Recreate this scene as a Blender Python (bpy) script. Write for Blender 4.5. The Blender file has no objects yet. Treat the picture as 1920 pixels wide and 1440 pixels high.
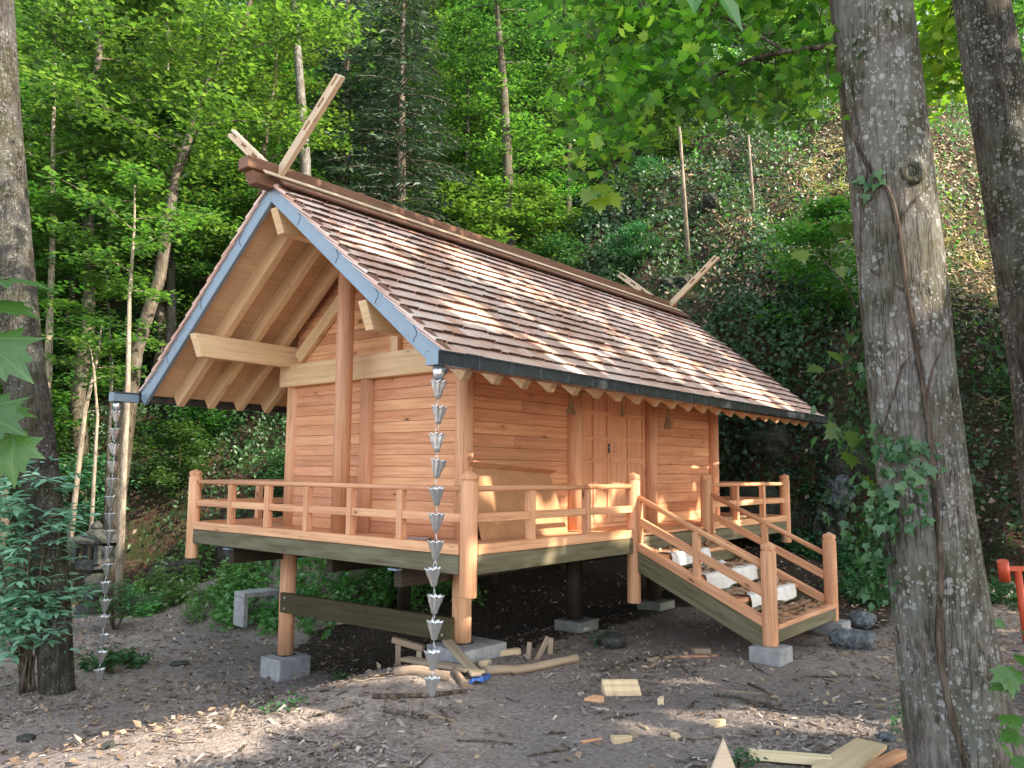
import bpy, math, random
import numpy as np
from mathutils import Vector, Matrix

rnd = random.Random(7)
scene = bpy.context.scene
COL = scene.collection
PI = math.pi

# ---------------------------------------------------------------- camera numbers (world: X along the eaves, Y to the back)
CAM = np.array([-5.1305, -4.7379, 0.6752])
YAW, PITCH, ROLL, FPX = 0.6937, 0.1105, 0.0078, 1493.6
CF = np.array([math.cos(PITCH)*math.cos(YAW), math.cos(PITCH)*math.sin(YAW), math.sin(PITCH)])
_R = np.array([math.sin(YAW), -math.cos(YAW), 0.0])
_U = np.cross(_R, CF)
CR = _R*math.cos(ROLL) + _U*math.sin(ROLL)
CU = -_R*math.sin(ROLL) + _U*math.cos(ROLL)
F2 = np.array([math.cos(YAW), math.sin(YAW), 0.0])   # horizontal forward (distance axis d)
R2 = np.array([math.sin(YAW), -math.cos(YAW), 0.0])  # horizontal right (axis r)

def rd(r, d, z=0.0):
    """ground-plan coordinates (metres right of / ahead of the viewpoint) -> world"""
    p = CAM + R2*r + F2*d
    return np.array([p[0], p[1], z])

def to_rd(x, y):
    dx, dy = x - CAM[0], y - CAM[1]
    return dx*R2[0] + dy*R2[1], dx*F2[0] + dy*F2[1]

def at(u, v, d):
    """world point d metres ahead that the survey photo shows at (u, v)"""
    k = CF + CR*(u-960)/FPX - CU*(v-720)/FPX
    return CAM + k*(d/float(k @ F2))

# ---------------------------------------------------------------- noise (vectorised)
def _hash(ix, iy, seed):
    h = (ix.astype(np.int64)*374761393 + iy.astype(np.int64)*668265263 + seed*974711) & 0x7fffffff
    h = ((h ^ (h >> 13))*1274126177) & 0x7fffffff
    return ((h ^ (h >> 16)) & 0xffff)/65535.0

def vnoise(x, y, seed=0):
    x = np.asarray(x, float); y = np.asarray(y, float)
    ix, iy = np.floor(x), np.floor(y)
    fx, fy = x-ix, y-iy
    fx = fx*fx*(3-2*fx); fy = fy*fy*(3-2*fy)
    a = _hash(ix, iy, seed); b = _hash(ix+1, iy, seed); c = _hash(ix, iy+1, seed); e = _hash(ix+1, iy+1, seed)
    return (a*(1-fx)+b*fx)*(1-fy) + (c*(1-fx)+e*fx)*fy - 0.5

def fbm(x, y, octv=4, seed=0):
    s = 0; a = 1.0; f = 1.0
    for o in range(octv):
        s = s + a*vnoise(x*f, y*f, seed+o*17); a *= .5; f *= 2.03
    return s

def sstep(a, b, x):
    t = np.clip((x-a)/(b-a), 0, 1)
    return t*t*(3-2*t)

# ---------------------------------------------------------------- objects
def tag(o, label=None, cat=None, group=None, kind=None):
    if label: o['label'] = label
    if cat: o['category'] = cat
    if group: o['group'] = group
    if kind: o['kind'] = kind
    return o

def thing(name, loc, label, cat, group=None, rz=0.0):
    o = bpy.data.objects.new(name, None)
    o.empty_display_size = .1
    COL.objects.link(o)
    o.location = loc; o.rotation_euler = (0, 0, rz)
    return tag(o, label, cat, group)

def copy_tree(o, parent=None):
    c = o.copy(); COL.objects.link(c)
    if parent is not None: c.parent = parent
    for ch in [k for k in bpy.data.objects if k.parent == o]:
        copy_tree(ch, c)
    return c

def nrm(v):
    v = np.asarray(v, float); return v/np.linalg.norm(v)

class MB:
    """collects shapes, then links them as ONE mesh object; uv runs in metres with u along the grain"""
    def __init__(s):
        s.v = []; s.f = []; s.uv = []; s.var = []; s.sm = []
    def face(s, idx, uvs, var, sm=False):
        s.f.append(idx); s.uv.append(uvs); s.var.append(var); s.sm.append(sm)
    def hexa(s, P, L=None, var=None):
        """8 corners: 0-3 around the start end, 4-7 the same around the far end"""
        b = len(s.v); s.v += [tuple(p) for p in P]
        P = [np.array(p, float) for p in P]
        L = np.linalg.norm(P[4]-P[0]) if L is None else L
        var = rnd.random() if var is None else var
        ou, ov = rnd.uniform(0, 30), rnd.uniform(0, 30)
        per = 0
        for i in range(4):
            j = (i+1) % 4
            w = np.linalg.norm(P[j]-P[i])
            s.face((b+i, b+j, b+4+j, b+4+i), ((ou, ov+per), (ou, ov+per+w), (ou+L, ov+per+w), (ou+L, ov+per)), var)
            per += w
        w = np.linalg.norm(P[1]-P[0]); h = np.linalg.norm(P[2]-P[1])
        e = ((ou, ov), (ou+w*.15, ov), (ou+w*.15, ov+h), (ou, ov+h))
        s.face((b+3, b+2, b+1, b), e, var); s.face((b+4, b+5, b+6, b+7), e, var)
    def bar(s, p0, p1, w, h, up=(0, 0, 1), var=None, cut0=0, cut1=0, w1=None, h1=None):
        """square bar p0->p1; w across, h along 'up'; cut slides the lower end edge along the bar"""
        p0 = np.array(p0, float); p1 = np.array(p1, float)
        a = nrm(p1-p0); up = np.array(up, float); up = nrm(up - a*(up @ a)); sd = np.cross(a, up)
        w1 = w if w1 is None else w1; h1 = h if h1 is None else h1
        def ring(p, w, h, c):
            return [p - sd*w/2 - up*h/2 + a*c, p + sd*w/2 - up*h/2 + a*c, p + sd*w/2 + up*h/2, p - sd*w/2 + up*h/2]
        s.hexa(ring(p0, w, h, cut0) + ring(p1, w1, h1, cut1), np.linalg.norm(p1-p0), var)
    def box(s, x0, x1, y0, y1, z0, z1, var=None):
        d = [x1-x0, y1-y0, z1-z0]; k = int(np.argmax(d))
        c = [(x0+x1)/2, (y0+y1)/2, (z0+z1)/2]
        if k == 0: s.bar((x0, c[1], c[2]), (x1, c[1], c[2]), d[1], d[2], var=var)
        elif k == 1: s.bar((c[0], y0, c[2]), (c[0], y1, c[2]), d[0], d[2], var=var)
        else: s.bar((c[0], c[1], z0), (c[0], c[1], z1), d[0], d[1], up=(0, 1, 0), var=var)
    def tube(s, pts, rad, n=10, var=None, caps=True, sm=True, shape=None):
        pts = [np.array(p, float) for p in pts]
        if not hasattr(rad, '__len__'): rad = [rad]*len(pts)
        var = rnd.random() if var is None else var
        b = len(s.v); ou, ov = rnd.uniform(0, 30), rnd.uniform(0, 30)
        t0 = nrm(pts[1]-pts[0])
        ref = np.array([1., 0, 0]) if abs(t0[0]) < .9 else np.array([0, 1., 0])
        x = nrm(ref - t0*(ref @ t0)); ln = [0]
        for i, p in enumerate(pts):
            if i: ln.append(ln[-1] + np.linalg.norm(p-pts[i-1]))
            t = nrm(pts[min(i+1, len(pts)-1)] - pts[max(i-1, 0)])
            x = nrm(x - t*(x @ t)); y = np.cross(t, x)
            for k in range(n):
                a = 2*PI*k/n; r = rad[i]*(shape(k, i) if shape else 1)
                s.v.append(tuple(p + (x*math.cos(a) + y*math.sin(a))*r))
        c = 2*PI*max(rad)
        for i in range(len(pts)-1):
            for k in range(n):
                k2 = (k+1) % n
                s.face((b+i*n+k, b+i*n+k2, b+(i+1)*n+k2, b+(i+1)*n+k),
                       ((ou+ln[i], ov+c*k/n), (ou+ln[i], ov+c*(k+1)/n), (ou+ln[i+1], ov+c*(k+1)/n), (ou+ln[i+1], ov+c*k/n)), var, sm)
        if caps:
            for i, rev in ((0, True), (len(pts)-1, False)):
                idx = [b+i*n+k for k in range(n)]
                if rev: idx = idx[::-1]
                s.face(tuple(idx), tuple((ou+.03*math.cos(2*PI*k/n), ov+.1*math.sin(2*PI*k/n)) for k in range(n)), var)
    def prism(s, poly, ext, var=None):
        """flat polygon pushed along ext"""
        var = rnd.random() if var is None else var
        n = len(poly); b = len(s.v); ext = np.array(ext, float)
        poly = [np.array(p, float) for p in poly]
        ax = nrm(poly[1]-poly[0]); nn = nrm(ext); ay = np.cross(nn, ax)
        s.v += [tuple(p) for p in poly] + [tuple(p+ext) for p in poly]
        ou, ov = rnd.uniform(0, 30), rnd.uniform(0, 30)
        uv = [((p-poly[0]) @ ax + ou, (p-poly[0]) @ ay + ov) for p in poly]
        s.face(tuple(range(b, b+n))[::-1], tuple(uv)[::-1], var); s.face(tuple(range(b+n, b+2*n)), tuple(uv), var)
        t = np.linalg.norm(ext)
        for i in range(n):
            j = (i+1) % n; l = np.linalg.norm(poly[j]-poly[i])
            s.face((b+i, b+j, b+n+j, b+n+i), ((ou, ov), (ou+l, ov), (ou+l, ov+t), (ou, ov+t)), var)
    def build(s, name, mat, parent=None, origin=(0, 0, 0), bevel=0, world=False, seg=1):
        """origin: the thing's base, in whose frame the part's vertices are kept"""
        me = bpy.data.meshes.new(name)
        o3 = np.array(origin, float)
        me.from_pydata([tuple(np.array(v)-o3) for v in s.v], [], s.f)
        uv = me.uv_layers.new(name='UVMap')
        uv.data.foreach_set('uv', np.array([c for f in s.uv for c in f], np.float32).ravel())
        at_ = me.attributes.new('var', 'FLOAT', 'FACE'); at_.data.foreach_set('value', np.array(s.var, np.float32))
        me.polygons.foreach_set('use_smooth', s.sm)
        me.materials.append(mat); me.update()
        o = bpy.data.objects.new(name, me); COL.objects.link(o)
        if parent is not None: o.parent = parent
        elif world: o.location = origin
        if bevel:
            m = o.modifiers.new('edge', 'BEVEL'); m.width = bevel; m.segments = seg; m.limit_method = 'ANGLE'; m.angle_limit = math.radians(40)
        return o

def raw_mesh(name, V, face_len, F, var, mat, parent=None, smooth=False, loc=None):
    """big meshes from arrays: V (n,3), F flat loop index array with constant face_len"""
    me = bpy.data.meshes.new(name)
    nf = len(F)//face_len
    me.vertices.add(len(V)); me.vertices.foreach_set('co', np.asarray(V, np.float32).ravel())
    me.loops.add(len(F)); me.loops.foreach_set('vertex_index', np.asarray(F, np.int32))
    me.polygons.add(nf); me.polygons.foreach_set('loop_start', np.arange(0, nf*face_len, face_len, dtype=np.int32))
    me.polygons.foreach_set('use_smooth', np.full(nf, smooth))
    if var is not None:
        a = me.attributes.new('var', 'FLOAT', 'FACE'); a.data.foreach_set('value', np.asarray(var, np.float32))
    me.update(calc_edges=True); me.validate()
    me.materials.append(mat)
    o = bpy.data.objects.new(name, me); COL.objects.link(o)
    if parent is not None: o.parent = parent
    if loc is not None: o.location = loc
    return o

LEAF_OVAL = [(0, 0, 0), (-.3, .42, .05), (0, 1, -.06), (.3, .42, .05)]
LEAF_LONG = [(0, 0, 0), (-.17, .4, .05), (0, 1, -.1), (.17, .4, .05)]
LEAF_IVY = [(0, 0, 0), (-.34, -.02, .03), (-.45, .42, .05), (-.2, .5, 0), (0, 1, -.08), (.2, .5, 0), (.45, .42, .05), (.34, -.02, .03)]
LEAF_MAPLE = [(0, 0, 0), (-.24, -.06, .02), (-.30, .10, .02), (-.56, .12, .05), (-.40, .30, .02), (-.62, .56, .06), (-.36, .52, .02), (-.27, .58, 0),
              (-.24, .80, 0), (-.13, .74, 0), (0, 1.05, -.07),
              (.13, .74, 0), (.24, .80, 0), (.27, .58, 0), (.36, .52, .02), (.62, .56, .06), (.40, .30, .02), (.56, .12, .05), (.30, .10, .02), (.24, -.06, .02)]
CHIP = [(-.5, -.5, 0), (-.4, .5, .02), (.5, .45, 0), (.4, -.5, .03)]
BLADE = [(-.025, 0, 0), (-.015, .55, .04), (0, 1, .16), (.025, 0, 0)]

def leaf_arrays(P, N, D, size, tmpl):
    n = len(P); T = np.array(tmpl, float); k = len(T)
    N = N/np.linalg.norm(N, axis=1)[:, None]
    D = D - N*(D*N).sum(1)[:, None]; D = D/(np.linalg.norm(D, axis=1)[:, None]+1e-9)
    X = np.cross(D, N)
    size = np.broadcast_to(np.asarray(size, float), (n,))[:, None, None]
    V = P[:, None, :] + size*(T[None, :, 0, None]*X[:, None, :] + T[None, :, 1, None]*D[:, None, :] + T[None, :, 2, None]*N[:, None, :])
    return V.reshape(-1, 3), k, np.arange(n*k)

def leaves(name, P, N, D, size, tmpl, var, mat, parent=None, loc=None):
    V, k, F = leaf_arrays(np.asarray(P, float), np.asarray(N, float), np.asarray(D, float), size, tmpl)
    return raw_mesh(name, V, k, F, var, mat, parent, loc=loc)

def fan_leaves(name, P, N, D, size, var, mat, parent=None):
    """large maple leaves: blade split into facets that fold along the five main veins; uv kept for the vein pattern"""
    mb_V, mb_F, mb_var, mb_uv = [], [], [], []
    out = LEAF_MAPLE; c = (0, .02)
    sub = 4
    for p, n_, d_, s_, v_ in zip(P, N, D, size, var):
        n_ = nrm(n_); d_ = np.array(d_, float); d_ = nrm(d_ - n_*(d_ @ n_)); x_ = np.cross(d_, n_); rg = np.random.default_rng(int(abs(p[0]*1e4)) % 9999)
        tw = rg.uniform(-.25, .25); cu = rg.uniform(.10, .28)
        def pt(a, b):
            ang = math.atan2(a, b+1e-6); rr = math.hypot(a, b)
            z = -cu*rr*rr + .045*rr*abs(math.sin(ang*2.6)) + tw*a*b + .015*math.sin(9*a+3)*math.sin(8*b)
            return p + s_*(x_*a + d_*b + n_*z)
        k = len(out)
        for i in range(k):
            A, B = out[i][:2], out[(i+1) % k][:2]
            for j in range(sub):
                t0, t1 = j/sub, (j+1)/sub
                q = [(c[0]+(A[0]-c[0])*t0, c[1]+(A[1]-c[1])*t0), (c[0]+(B[0]-c[0])*t0, c[1]+(B[1]-c[1])*t0), (c[0]+(B[0]-c[0])*t1, c[1]+(B[1]-c[1])*t1), (c[0]+(A[0]-c[0])*t1, c[1]+(A[1]-c[1])*t1)]
                if j == 0: q = [q[0], q[2], q[3], q[3]][:3]
                b = len(mb_V); mb_V += [tuple(pt(*w)) for w in q]; mb_F.append(tuple(range(b, b+len(q)))); mb_var.append(v_); mb_uv.append(tuple(q))
    m = MB(); m.v = mb_V; m.f = mb_F; m.uv = mb_uv; m.var = mb_var; m.sm = [False]*len(mb_F)
    return m.build(name, mat, parent)
# ---------------------------------------------------------------- materials
class NT:
    def __init__(s, name):
        s.m = bpy.data.materials.new(name); s.m.use_nodes = True
        s.t = s.m.node_tree; s.t.nodes.clear()
    def n(s, typ, **kw):
        nd = s.t.nodes.new(typ)
        for k, v in kw.items():
            if k.startswith('i_'):
                key = k[2:]
                key = int(key) if key.isdigit() else key.replace('_', ' ')
                if hasattr(v, 'is_linked') or isinstance(v, bpy.types.NodeSocket): s.t.links.new(v, nd.inputs[key])
                else: nd.inputs[key].default_value = v
            else: setattr(nd, k, v)
        return nd
    def math(s, op, a, b=0.0, clamp=False):
        nd = s.n('ShaderNodeMath', operation=op, use_clamp=clamp)
        for i, x in enumerate((a, b)):
            if isinstance(x, bpy.types.NodeSocket): s.t.links.new(x, nd.inputs[i])
            else: nd.inputs[i].default_value = x
        return nd.outputs[0]
    def mix(s, fac, a, b, mode='MIX'):
        nd = s.n('ShaderNodeMix', data_type='RGBA', blend_type=mode)
        for i, x in ((0, fac), (6, a), (7, b)):
            if isinstance(x, bpy.types.NodeSocket): s.t.links.new(x, nd.inputs[i])
            elif i == 0: nd.inputs[0].default_value = x
            else: nd.inputs[i].default_value = (*x, 1) if len(x) == 3 else x
        return nd.outputs[2]
    def ramp(s, fac, stops):
        nd = s.n('ShaderNodeValToRGB'); e = nd.color_ramp.elements
        while len(e) < len(stops): e.new(.5)
        for q, (p, c) in zip(e, stops): q.position = p; q.color = (*c, 1) if len(c) == 3 else c
        s.t.links.new(fac, nd.inputs[0]); return nd.outputs[0]
    def vec(s, src, sc, off=None):
        nd = s.n('ShaderNodeMapping'); s.t.links.new(src, nd.inputs[0]); nd.inputs['Scale'].default_value = sc
        if off is not None: s.t.links.new(off, nd.inputs['Location'])
        return nd.outputs[0]
    def noise(s, vec, scale, detail=3, rough=.55, out=0):
        nd = s.n('ShaderNodeTexNoise'); s.t.links.new(vec, nd.inputs['Vector'])
        nd.inputs['Scale'].default_value = scale; nd.inputs['Detail'].default_value = detail; nd.inputs['Roughness'].default_value = rough
        return nd.outputs[out]
    def voro(s, vec, scale, feature='F1', out=0, rand=1.0):
        nd = s.n('ShaderNodeTexVoronoi', feature=feature); s.t.links.new(vec, nd.inputs['Vector']); nd.inputs['Scale'].default_value = scale
        nd.inputs['Randomness'].default_value = rand
        return nd.outputs[out]
    def bump(s, h, strength=.3, dist=.01):
        nd = s.n('ShaderNodeBump'); s.t.links.new(h, nd.inputs['Height']); nd.inputs['Strength'].default_value = strength; nd.inputs['Distance'].default_value = dist
        return nd.outputs[0]
    def attr(s, name='var'):
        return s.n('ShaderNodeAttribute', attribute_name=name).outputs['Fac']
    def uv(s): return s.n('ShaderNodeTexCoord').outputs['UV']
    def obj(s): return s.n('ShaderNodeTexCoord').outputs['Object']
    def pos(s): return s.n('ShaderNodeNewGeometry').outputs['Position']
    def rand(s): return s.n('ShaderNodeObjectInfo').outputs['Random']
    def out(s, sh):
        o = s.n('ShaderNodeOutputMaterial'); s.t.links.new(sh, o.inputs[0]); return s.m
    def pbr(s, col, rough=.6, metal=0., normal=None, spec=None):
        p = s.n('ShaderNodeBsdfPrincipled')
        for k, x in (('Base Color', col), ('Roughness', rough), ('Metallic', metal)):
            if isinstance(x, bpy.types.NodeSocket): s.t.links.new(x, p.inputs[k])
            elif k == 'Base Color': p.inputs[k].default_value = (*x, 1)
            else: p.inputs[k].default_value = x
        if normal is not None: s.t.links.new(normal, p.inputs['Normal'])
        if spec is not None: p.inputs['Specular IOR Level'].default_value = spec
        return s.out(p.outputs[0])

def wood(name, dark, mid, light, knots=1.0, rough=.62, vary=.5, weather=None):
    s = NT(name); uv = s.uv(); var = s.attr()
    warp = s.noise(uv, 1.7, 2, out=1)
    uvw = s.mix(.035, uv, warp, 'ADD')
    g1 = s.noise(s.vec(uvw, (1.1, 26, 1)), 1.0, 4, .6)
    g2 = s.noise(s.vec(uvw, (5, 190, 1)), 1.0, 2, .5)
    g = s.math('ADD', s.math('MULTIPLY', g1, .72), s.math('MULTIPLY', g2, .28))
    col = s.ramp(g, [(.30, dark), (.5, mid), (.70, light)])
    # each board its own tone
    tone = s.ramp(var, [(0, (.76, .66, .58)), (.3, (.92, .88, .88)), (.6, (1.08, 1.0, .96)), (.85, (1.12, 1.14, 1.06)), (1, (1.2, 1.3, 1.22))])
    col = s.mix(vary, col, s.mix(1, col, tone, 'MULTIPLY'))
    blotch = s.noise(s.vec(uv, (.9, 3.2, 1)), 1.0, 3)
    col = s.mix(s.math('MULTIPLY', s.math('SUBTRACT', blotch, .45, True), 1.3, True), col, dark)
    if name == 'larch_post' or name == 'larch_wood':
        ck = s.noise(s.vec(uvw, (.45, 24, 1)), 1.0, 2, .4)
        line = s.math('SUBTRACT', 1, s.math('MULTIPLY', s.math('ABSOLUTE', s.math('SUBTRACT', ck, .60)), 55), True)
        col = s.mix(s.math('MULTIPLY', line, .55), col, tuple(c*.45 for c in dark))
    if knots:
        kv = s.vec(uvw, (3.0, 6.5, 1))
        k1 = s.voro(kv, 1.0); gate = s.voro(kv, 1.0, out=1)
        sep = s.n('ShaderNodeSeparateColor', i_0=gate).outputs[0]
        on = s.math('GREATER_THAN', sep, .60)
        core = s.math('MULTIPLY', s.math('SUBTRACT', 1, s.math('MULTIPLY', k1, s.math('ADD', 4.5, s.math('MULTIPLY', s.math('SUBTRACT', 1, sep), 16))), True), on)
        halo = s.math('MULTIPLY', s.math('SUBTRACT', 1, s.math('MULTIPLY', k1, 2.3), True), on)
        col = s.mix(s.math('MULTIPLY', halo, .45*knots), col, dark)
        col = s.mix(s.math('MULTIPLY', core, 1.5*knots, True), col, tuple(c*.35 for c in dark))
    if weather is not None:
        w = s.noise(s.vec(uv, (1.5, 14, 1)), 1.0, 4)
        col = s.mix(s.ramp(w, [(.35, (0, 0, 0)), (.7, (.8, .8, .8))]), col, weather)
    return s.pbr(col, rough, 0, s.bump(g, .25, .004), spec=.3)

M = {}
M['larch'] = wood('larch_wood', (.48, .22, .105), (.71, .375, .21), (.80, .47, .285))
M['larch_wall'] = wood('larch_wall_boards', (.48, .205, .095), (.71, .365, .20), (.81, .475, .29), 1.1, vary=.95)
M['larch_post'] = wood('larch_post', (.50, .235, .12), (.72, .395, .235), (.80, .48, .305), .8, vary=.4)
M['spruce'] = wood('pale_spruce', (.56, .35, .18), (.72, .50, .295), (.80, .60, .38), .8, vary=.3)
M['panel'] = wood('roof_boarding', (.60, .37, .20), (.72, .49, .30), (.78, .56, .36), 1.5, vary=.25)
M['treated'] = wood('treated_beam', (.05, .042, .02), (.105, .09, .045), (.165, .145, .08), .8, vary=.4, weather=(.22, .20, .13))
M['shadow_beam'] = wood('shade_dark_beam', (.02, .014, .009), (.038, .027, .017), (.06, .045, .028), .6)  # under-floor timbers, near black because their shade is put into the colour
M['ridge'] = wood('stained_ridge', (.13, .06, .035), (.21, .105, .062), (.29, .15, .09), .8, vary=.3)
M['fresh'] = wood('fresh_pine', (.58, .43, .24), (.68, .54, .34), (.75, .62, .42), .5, vary=.4)
M['grey_wood'] = wood('weathered_scrap', (.19, .14, .095), (.32, .25, .18), (.42, .34, .26), .5, vary=.8)
M['chigi'] = wood('chigi_wood', (.52, .36, .22), (.64, .49, .34), (.70, .57, .42), .5, vary=.2)
M['moss_beam'] = wood('mossy_brace', (.03, .024, .010), (.058, .047, .02), (.095, .077, .033), .6, vary=.3)

def shakes():
    s = NT('wooden_shakes'); uv = s.uv(); var = s.attr()
    g1 = s.noise(s.vec(uv, (1.5, 40, 1)), 1, 4); g2 = s.noise(s.vec(uv, (6, 150, 1)), 1, 2)
    g = s.math('ADD', s.math('MULTIPLY', g1, .6), s.math('MULTIPLY', g2, .4))
    a = s.ramp(var, [(0, (.64, .33, .225)), (.12, (.76, .48, .375)), (.5, (.80, .56, .465)), (.8, (.81, .61, .53)), (1, (.83, .66, .58))])
    col = s.mix(1, a, s.ramp(g, [(.3, (.72, .68, .66)), (.5, (1, 1, 1)), (.7, (1.1, 1.08, 1.06))]), 'MULTIPLY')
    st = s.noise(s.pos(), 1.3, 3)
    col = s.mix(s.ramp(st, [(.5, (0, 0, 0)), (.66, (.6, .6, .6))]), col, (.50, .25, .16))
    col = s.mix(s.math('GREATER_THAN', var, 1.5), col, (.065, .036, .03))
    return s.pbr(col, .48, 0, s.bump(g, .5, .004), spec=.4)
M['shakes'] = shakes()

def painted(name, c, rough, metal=0., var=.04):
    s = NT(name); n = s.noise(s.obj(), 9, 4)
    c2 = tuple(max(0, x*(1-var*4)) for x in c)
    col = s.mix(s.ramp(n, [(.4, (0, 0, 0)), (.7, (1, 1, 1))]), c, c2)
    r = s.math('ADD', s.math('MULTIPLY', n, .2), rough-.1)
    return s.pbr(col, r, metal, s.bump(s.noise(s.obj(), 3, 2), .06, .01))
M['barge'] = painted('blue_grey_sheet', (.20, .27, .335), .40, .1, .015)
M['gutter'] = painted('dark_gutter', (.085, .10, .115), .27, .6, .01)
M['seam'] = painted('seam_dark', (.03, .035, .045), .6)
M['steel'] = painted('brushed_steel', (.80, .82, .83), .30, .9)
M['black'] = painted('black_iron', (.012, .012, .014), .5)
M['torii'] = painted('vermilion_paint', (.62, .085, .03), .5)
M['bolt'] = painted('zinc_bolt', (.5, .5, .48), .45, .9)
M['wrap'] = painted('white_sheet', (.74, .73, .70), .55)
M['card'] = painted('brown_card', (.50, .27, .135), .8)
M['paper'] = painted('pinkish_paper', (.42, .36, .40), .8)
M['plastic'] = painted('blue_plastic', (.05, .14, .42), .4)
M['rope'] = painted('straw_rope', (.36, .24, .12), .9, 0, .1)

def concrete(name, c):
    s = NT(name); o = s.obj()
    n = s.noise(o, 7, 5, .65); p = s.voro(o, 70)
    col = s.mix(s.ramp(n, [(.35, (0, 0, 0)), (.7, (1, 1, 1))]), tuple(x*.62 for x in c), c)
    col = s.mix(s.math('SUBTRACT', 1, s.math('MULTIPLY', p, 4), True), col, tuple(x*.5 for x in c))
    return s.pbr(col, .9, 0, s.bump(s.noise(o, 60, 4), .5, .006), spec=.2)
M['concrete'] = concrete('concrete', (.40, .40, .40))
M['concrete_dark'] = concrete('dark_grey_concrete', (.24, .25, .22))  # darker grey mix for the footings under the shrine

def stone(name, c1, c2, moss):
    s = NT(name); o = s.obj()
    n = s.noise(o, 3, 6, .65); n2 = s.noise(o, 11, 5, .7)
    col = s.ramp(n2, [(.3, tuple(x*.45 for x in c1)), (.5, c1), (.68, c2)])
    up = s.n('ShaderNodeSeparateXYZ', i_0=s.n('ShaderNodeNewGeometry').outputs['Normal']).outputs[2]
    mk = s.math('MULTIPLY', s.ramp(n, [(.42, (0, 0, 0)), (.62, (1, 1, 1))]), s.math('ADD', s.math('MULTIPLY', up, .7), .35, True))
    col = s.mix(s.math('MULTIPLY', mk, moss, True), col, (.035, .05, .014))
    return s.pbr(col, .9, 0, s.bump(n2, .9, .05), spec=.2)
M['rock'] = stone('cliff_rock', (.05, .047, .042), (.11, .105, .098), 1.0)
M['rock_pale'] = stone('pale_rock', (.13, .145, .16), (.33, .36, .39), .4)
M['lantern'] = stone('lantern_stone', (.06, .062, .058), (.12, .12, .115), .5)

def bark(name, c1, c2, lichen, lamt, moss=0., scale=1.0):
    s = NT(name); o = s.obj(); uv = s.uv()
    st = s.vec(o, (9*scale, 9*scale, 1.6*scale))
    ridges = s.math('ADD', s.math('MULTIPLY', s.noise(st, 1.6, 5, .62), .6), s.math('MULTIPLY', s.noise(s.vec(o, (26*scale, 26*scale, 2.4*scale)), 1.0, 4, .6), .4))
    fine = s.noise(s.vec(o, (34, 34, 9)), 1, 3)
    g = s.math('ADD', s.math('MULTIPLY', ridges, .65), s.math('MULTIPLY', fine, .35))
    col = s.ramp(g, [(.36, tuple(x*.38 for x in c1)), (.48, c1), (.60, c2)])
    ckn = s.noise(s.mix(.03, s.vec(o, (21*scale, 21*scale, 2.6*scale)), s.noise(o, 9, 2, out=1), 'ADD'), 1.0, 3, .55)
    crack = s.math('SUBTRACT', 1, s.math('MULTIPLY', s.math('ABSOLUTE', s.math('SUBTRACT', ckn, .5)), 26), True)
    crack = s.math('MULTIPLY', crack, s.ramp(s.noise(o, 4, 3), [(.42, (.1, .1, .1)), (.58, (1, 1, 1))]))
    col = s.mix(s.math('MULTIPLY', crack, .5), col, tuple(x*.28 for x in c1))
    g = s.math('SUBTRACT', g, s.math('MULTIPLY', crack, .5))
    big = s.noise(o, 1.6, 4)
    if moss:
        col = s.mix(s.math('MULTIPLY', s.ramp(big, [(.40, (0, 0, 0)), (.6, (1, 1, 1))]), moss), col, (.05, .052, .02))
    if lamt:
        col = s.mix(s.math('MULTIPLY', s.ramp(s.noise(o, 3.1, 5, .65), [(.46, (0, 0, 0)), (.6, (1, 1, 1))]), .30), col, tuple(x*.55 for x in lichen))
        wob = s.mix(.045, o, s.noise(o, 14, 3, out=1), 'ADD')
        for sc, th, gate in ((24, .42, .42), (47, .46, .30), (11, .30, .72)):
            v = s.voro(s.vec(wob, (1, 1, .8)), sc); q = s.n('ShaderNodeSeparateColor', i_0=s.voro(s.vec(wob, (1, 1, .8)), sc, out=1)).outputs[0]
            patch = s.math('MULTIPLY', s.math('GREATER_THAN', q, gate), s.math('LESS_THAN', v, s.math('MULTIPLY', q, th)))
            patch = s.math('MULTIPLY', patch, s.ramp(s.noise(o, 2.7, 3), [(.40, (.05, .05, .05)), (.52, (1, 1, 1))]))
            lc = s.mix(s.noise(o, 23, 3), tuple(x*.55 for x in lichen), lichen); patch = s.math('MULTIPLY', patch, s.ramp(s.noise(o, 55, 3), [(.36, (.25, .25, .25)), (.5, (1, 1, 1))]))
            col = s.mix(s.math('MULTIPLY', patch, lamt, True), col, lc)
    return s.pbr(col, .92, 0, s.bump(g, .9, .03), spec=.15)
M['bark_big'] = bark('lichen_bark', (.12, .102, .086), (.225, .20, .175), (.44, .45, .42), .75, .6)
M['bark_dark'] = bark('dark_bark', (.05, .042, .035), (.105, .09, .075), (.33, .33, .30), .8, .5)
M['bark_left'] = bark('dark_grey_bark', (.035, .03, .026), (.075, .066, .056), (.26, .26, .24), .6, .5)
M['bark'] = bark('forest_bark', (.11, .085, .06), (.20, .165, .125), (.33, .33, .29), .4, .4)
M['bark_pale'] = bark('pale_bark', (.30, .24, .17), (.44, .37, .28), (.5, .48, .42), .3, 0)
M['twig'] = bark('twig_bark', (.10, .075, .055), (.20, .16, .125), (.3, .3, .28), 0, 0)
M['vine'] = bark('vine_bark', (.075, .055, .04), (.14, .11, .085), (.3, .3, .28), 0, 0)
M['log'] = wood('peeled_log', (.20, .14, .09), (.34, .26, .18), (.46, .37, .27), .6, .85, .5)

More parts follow.
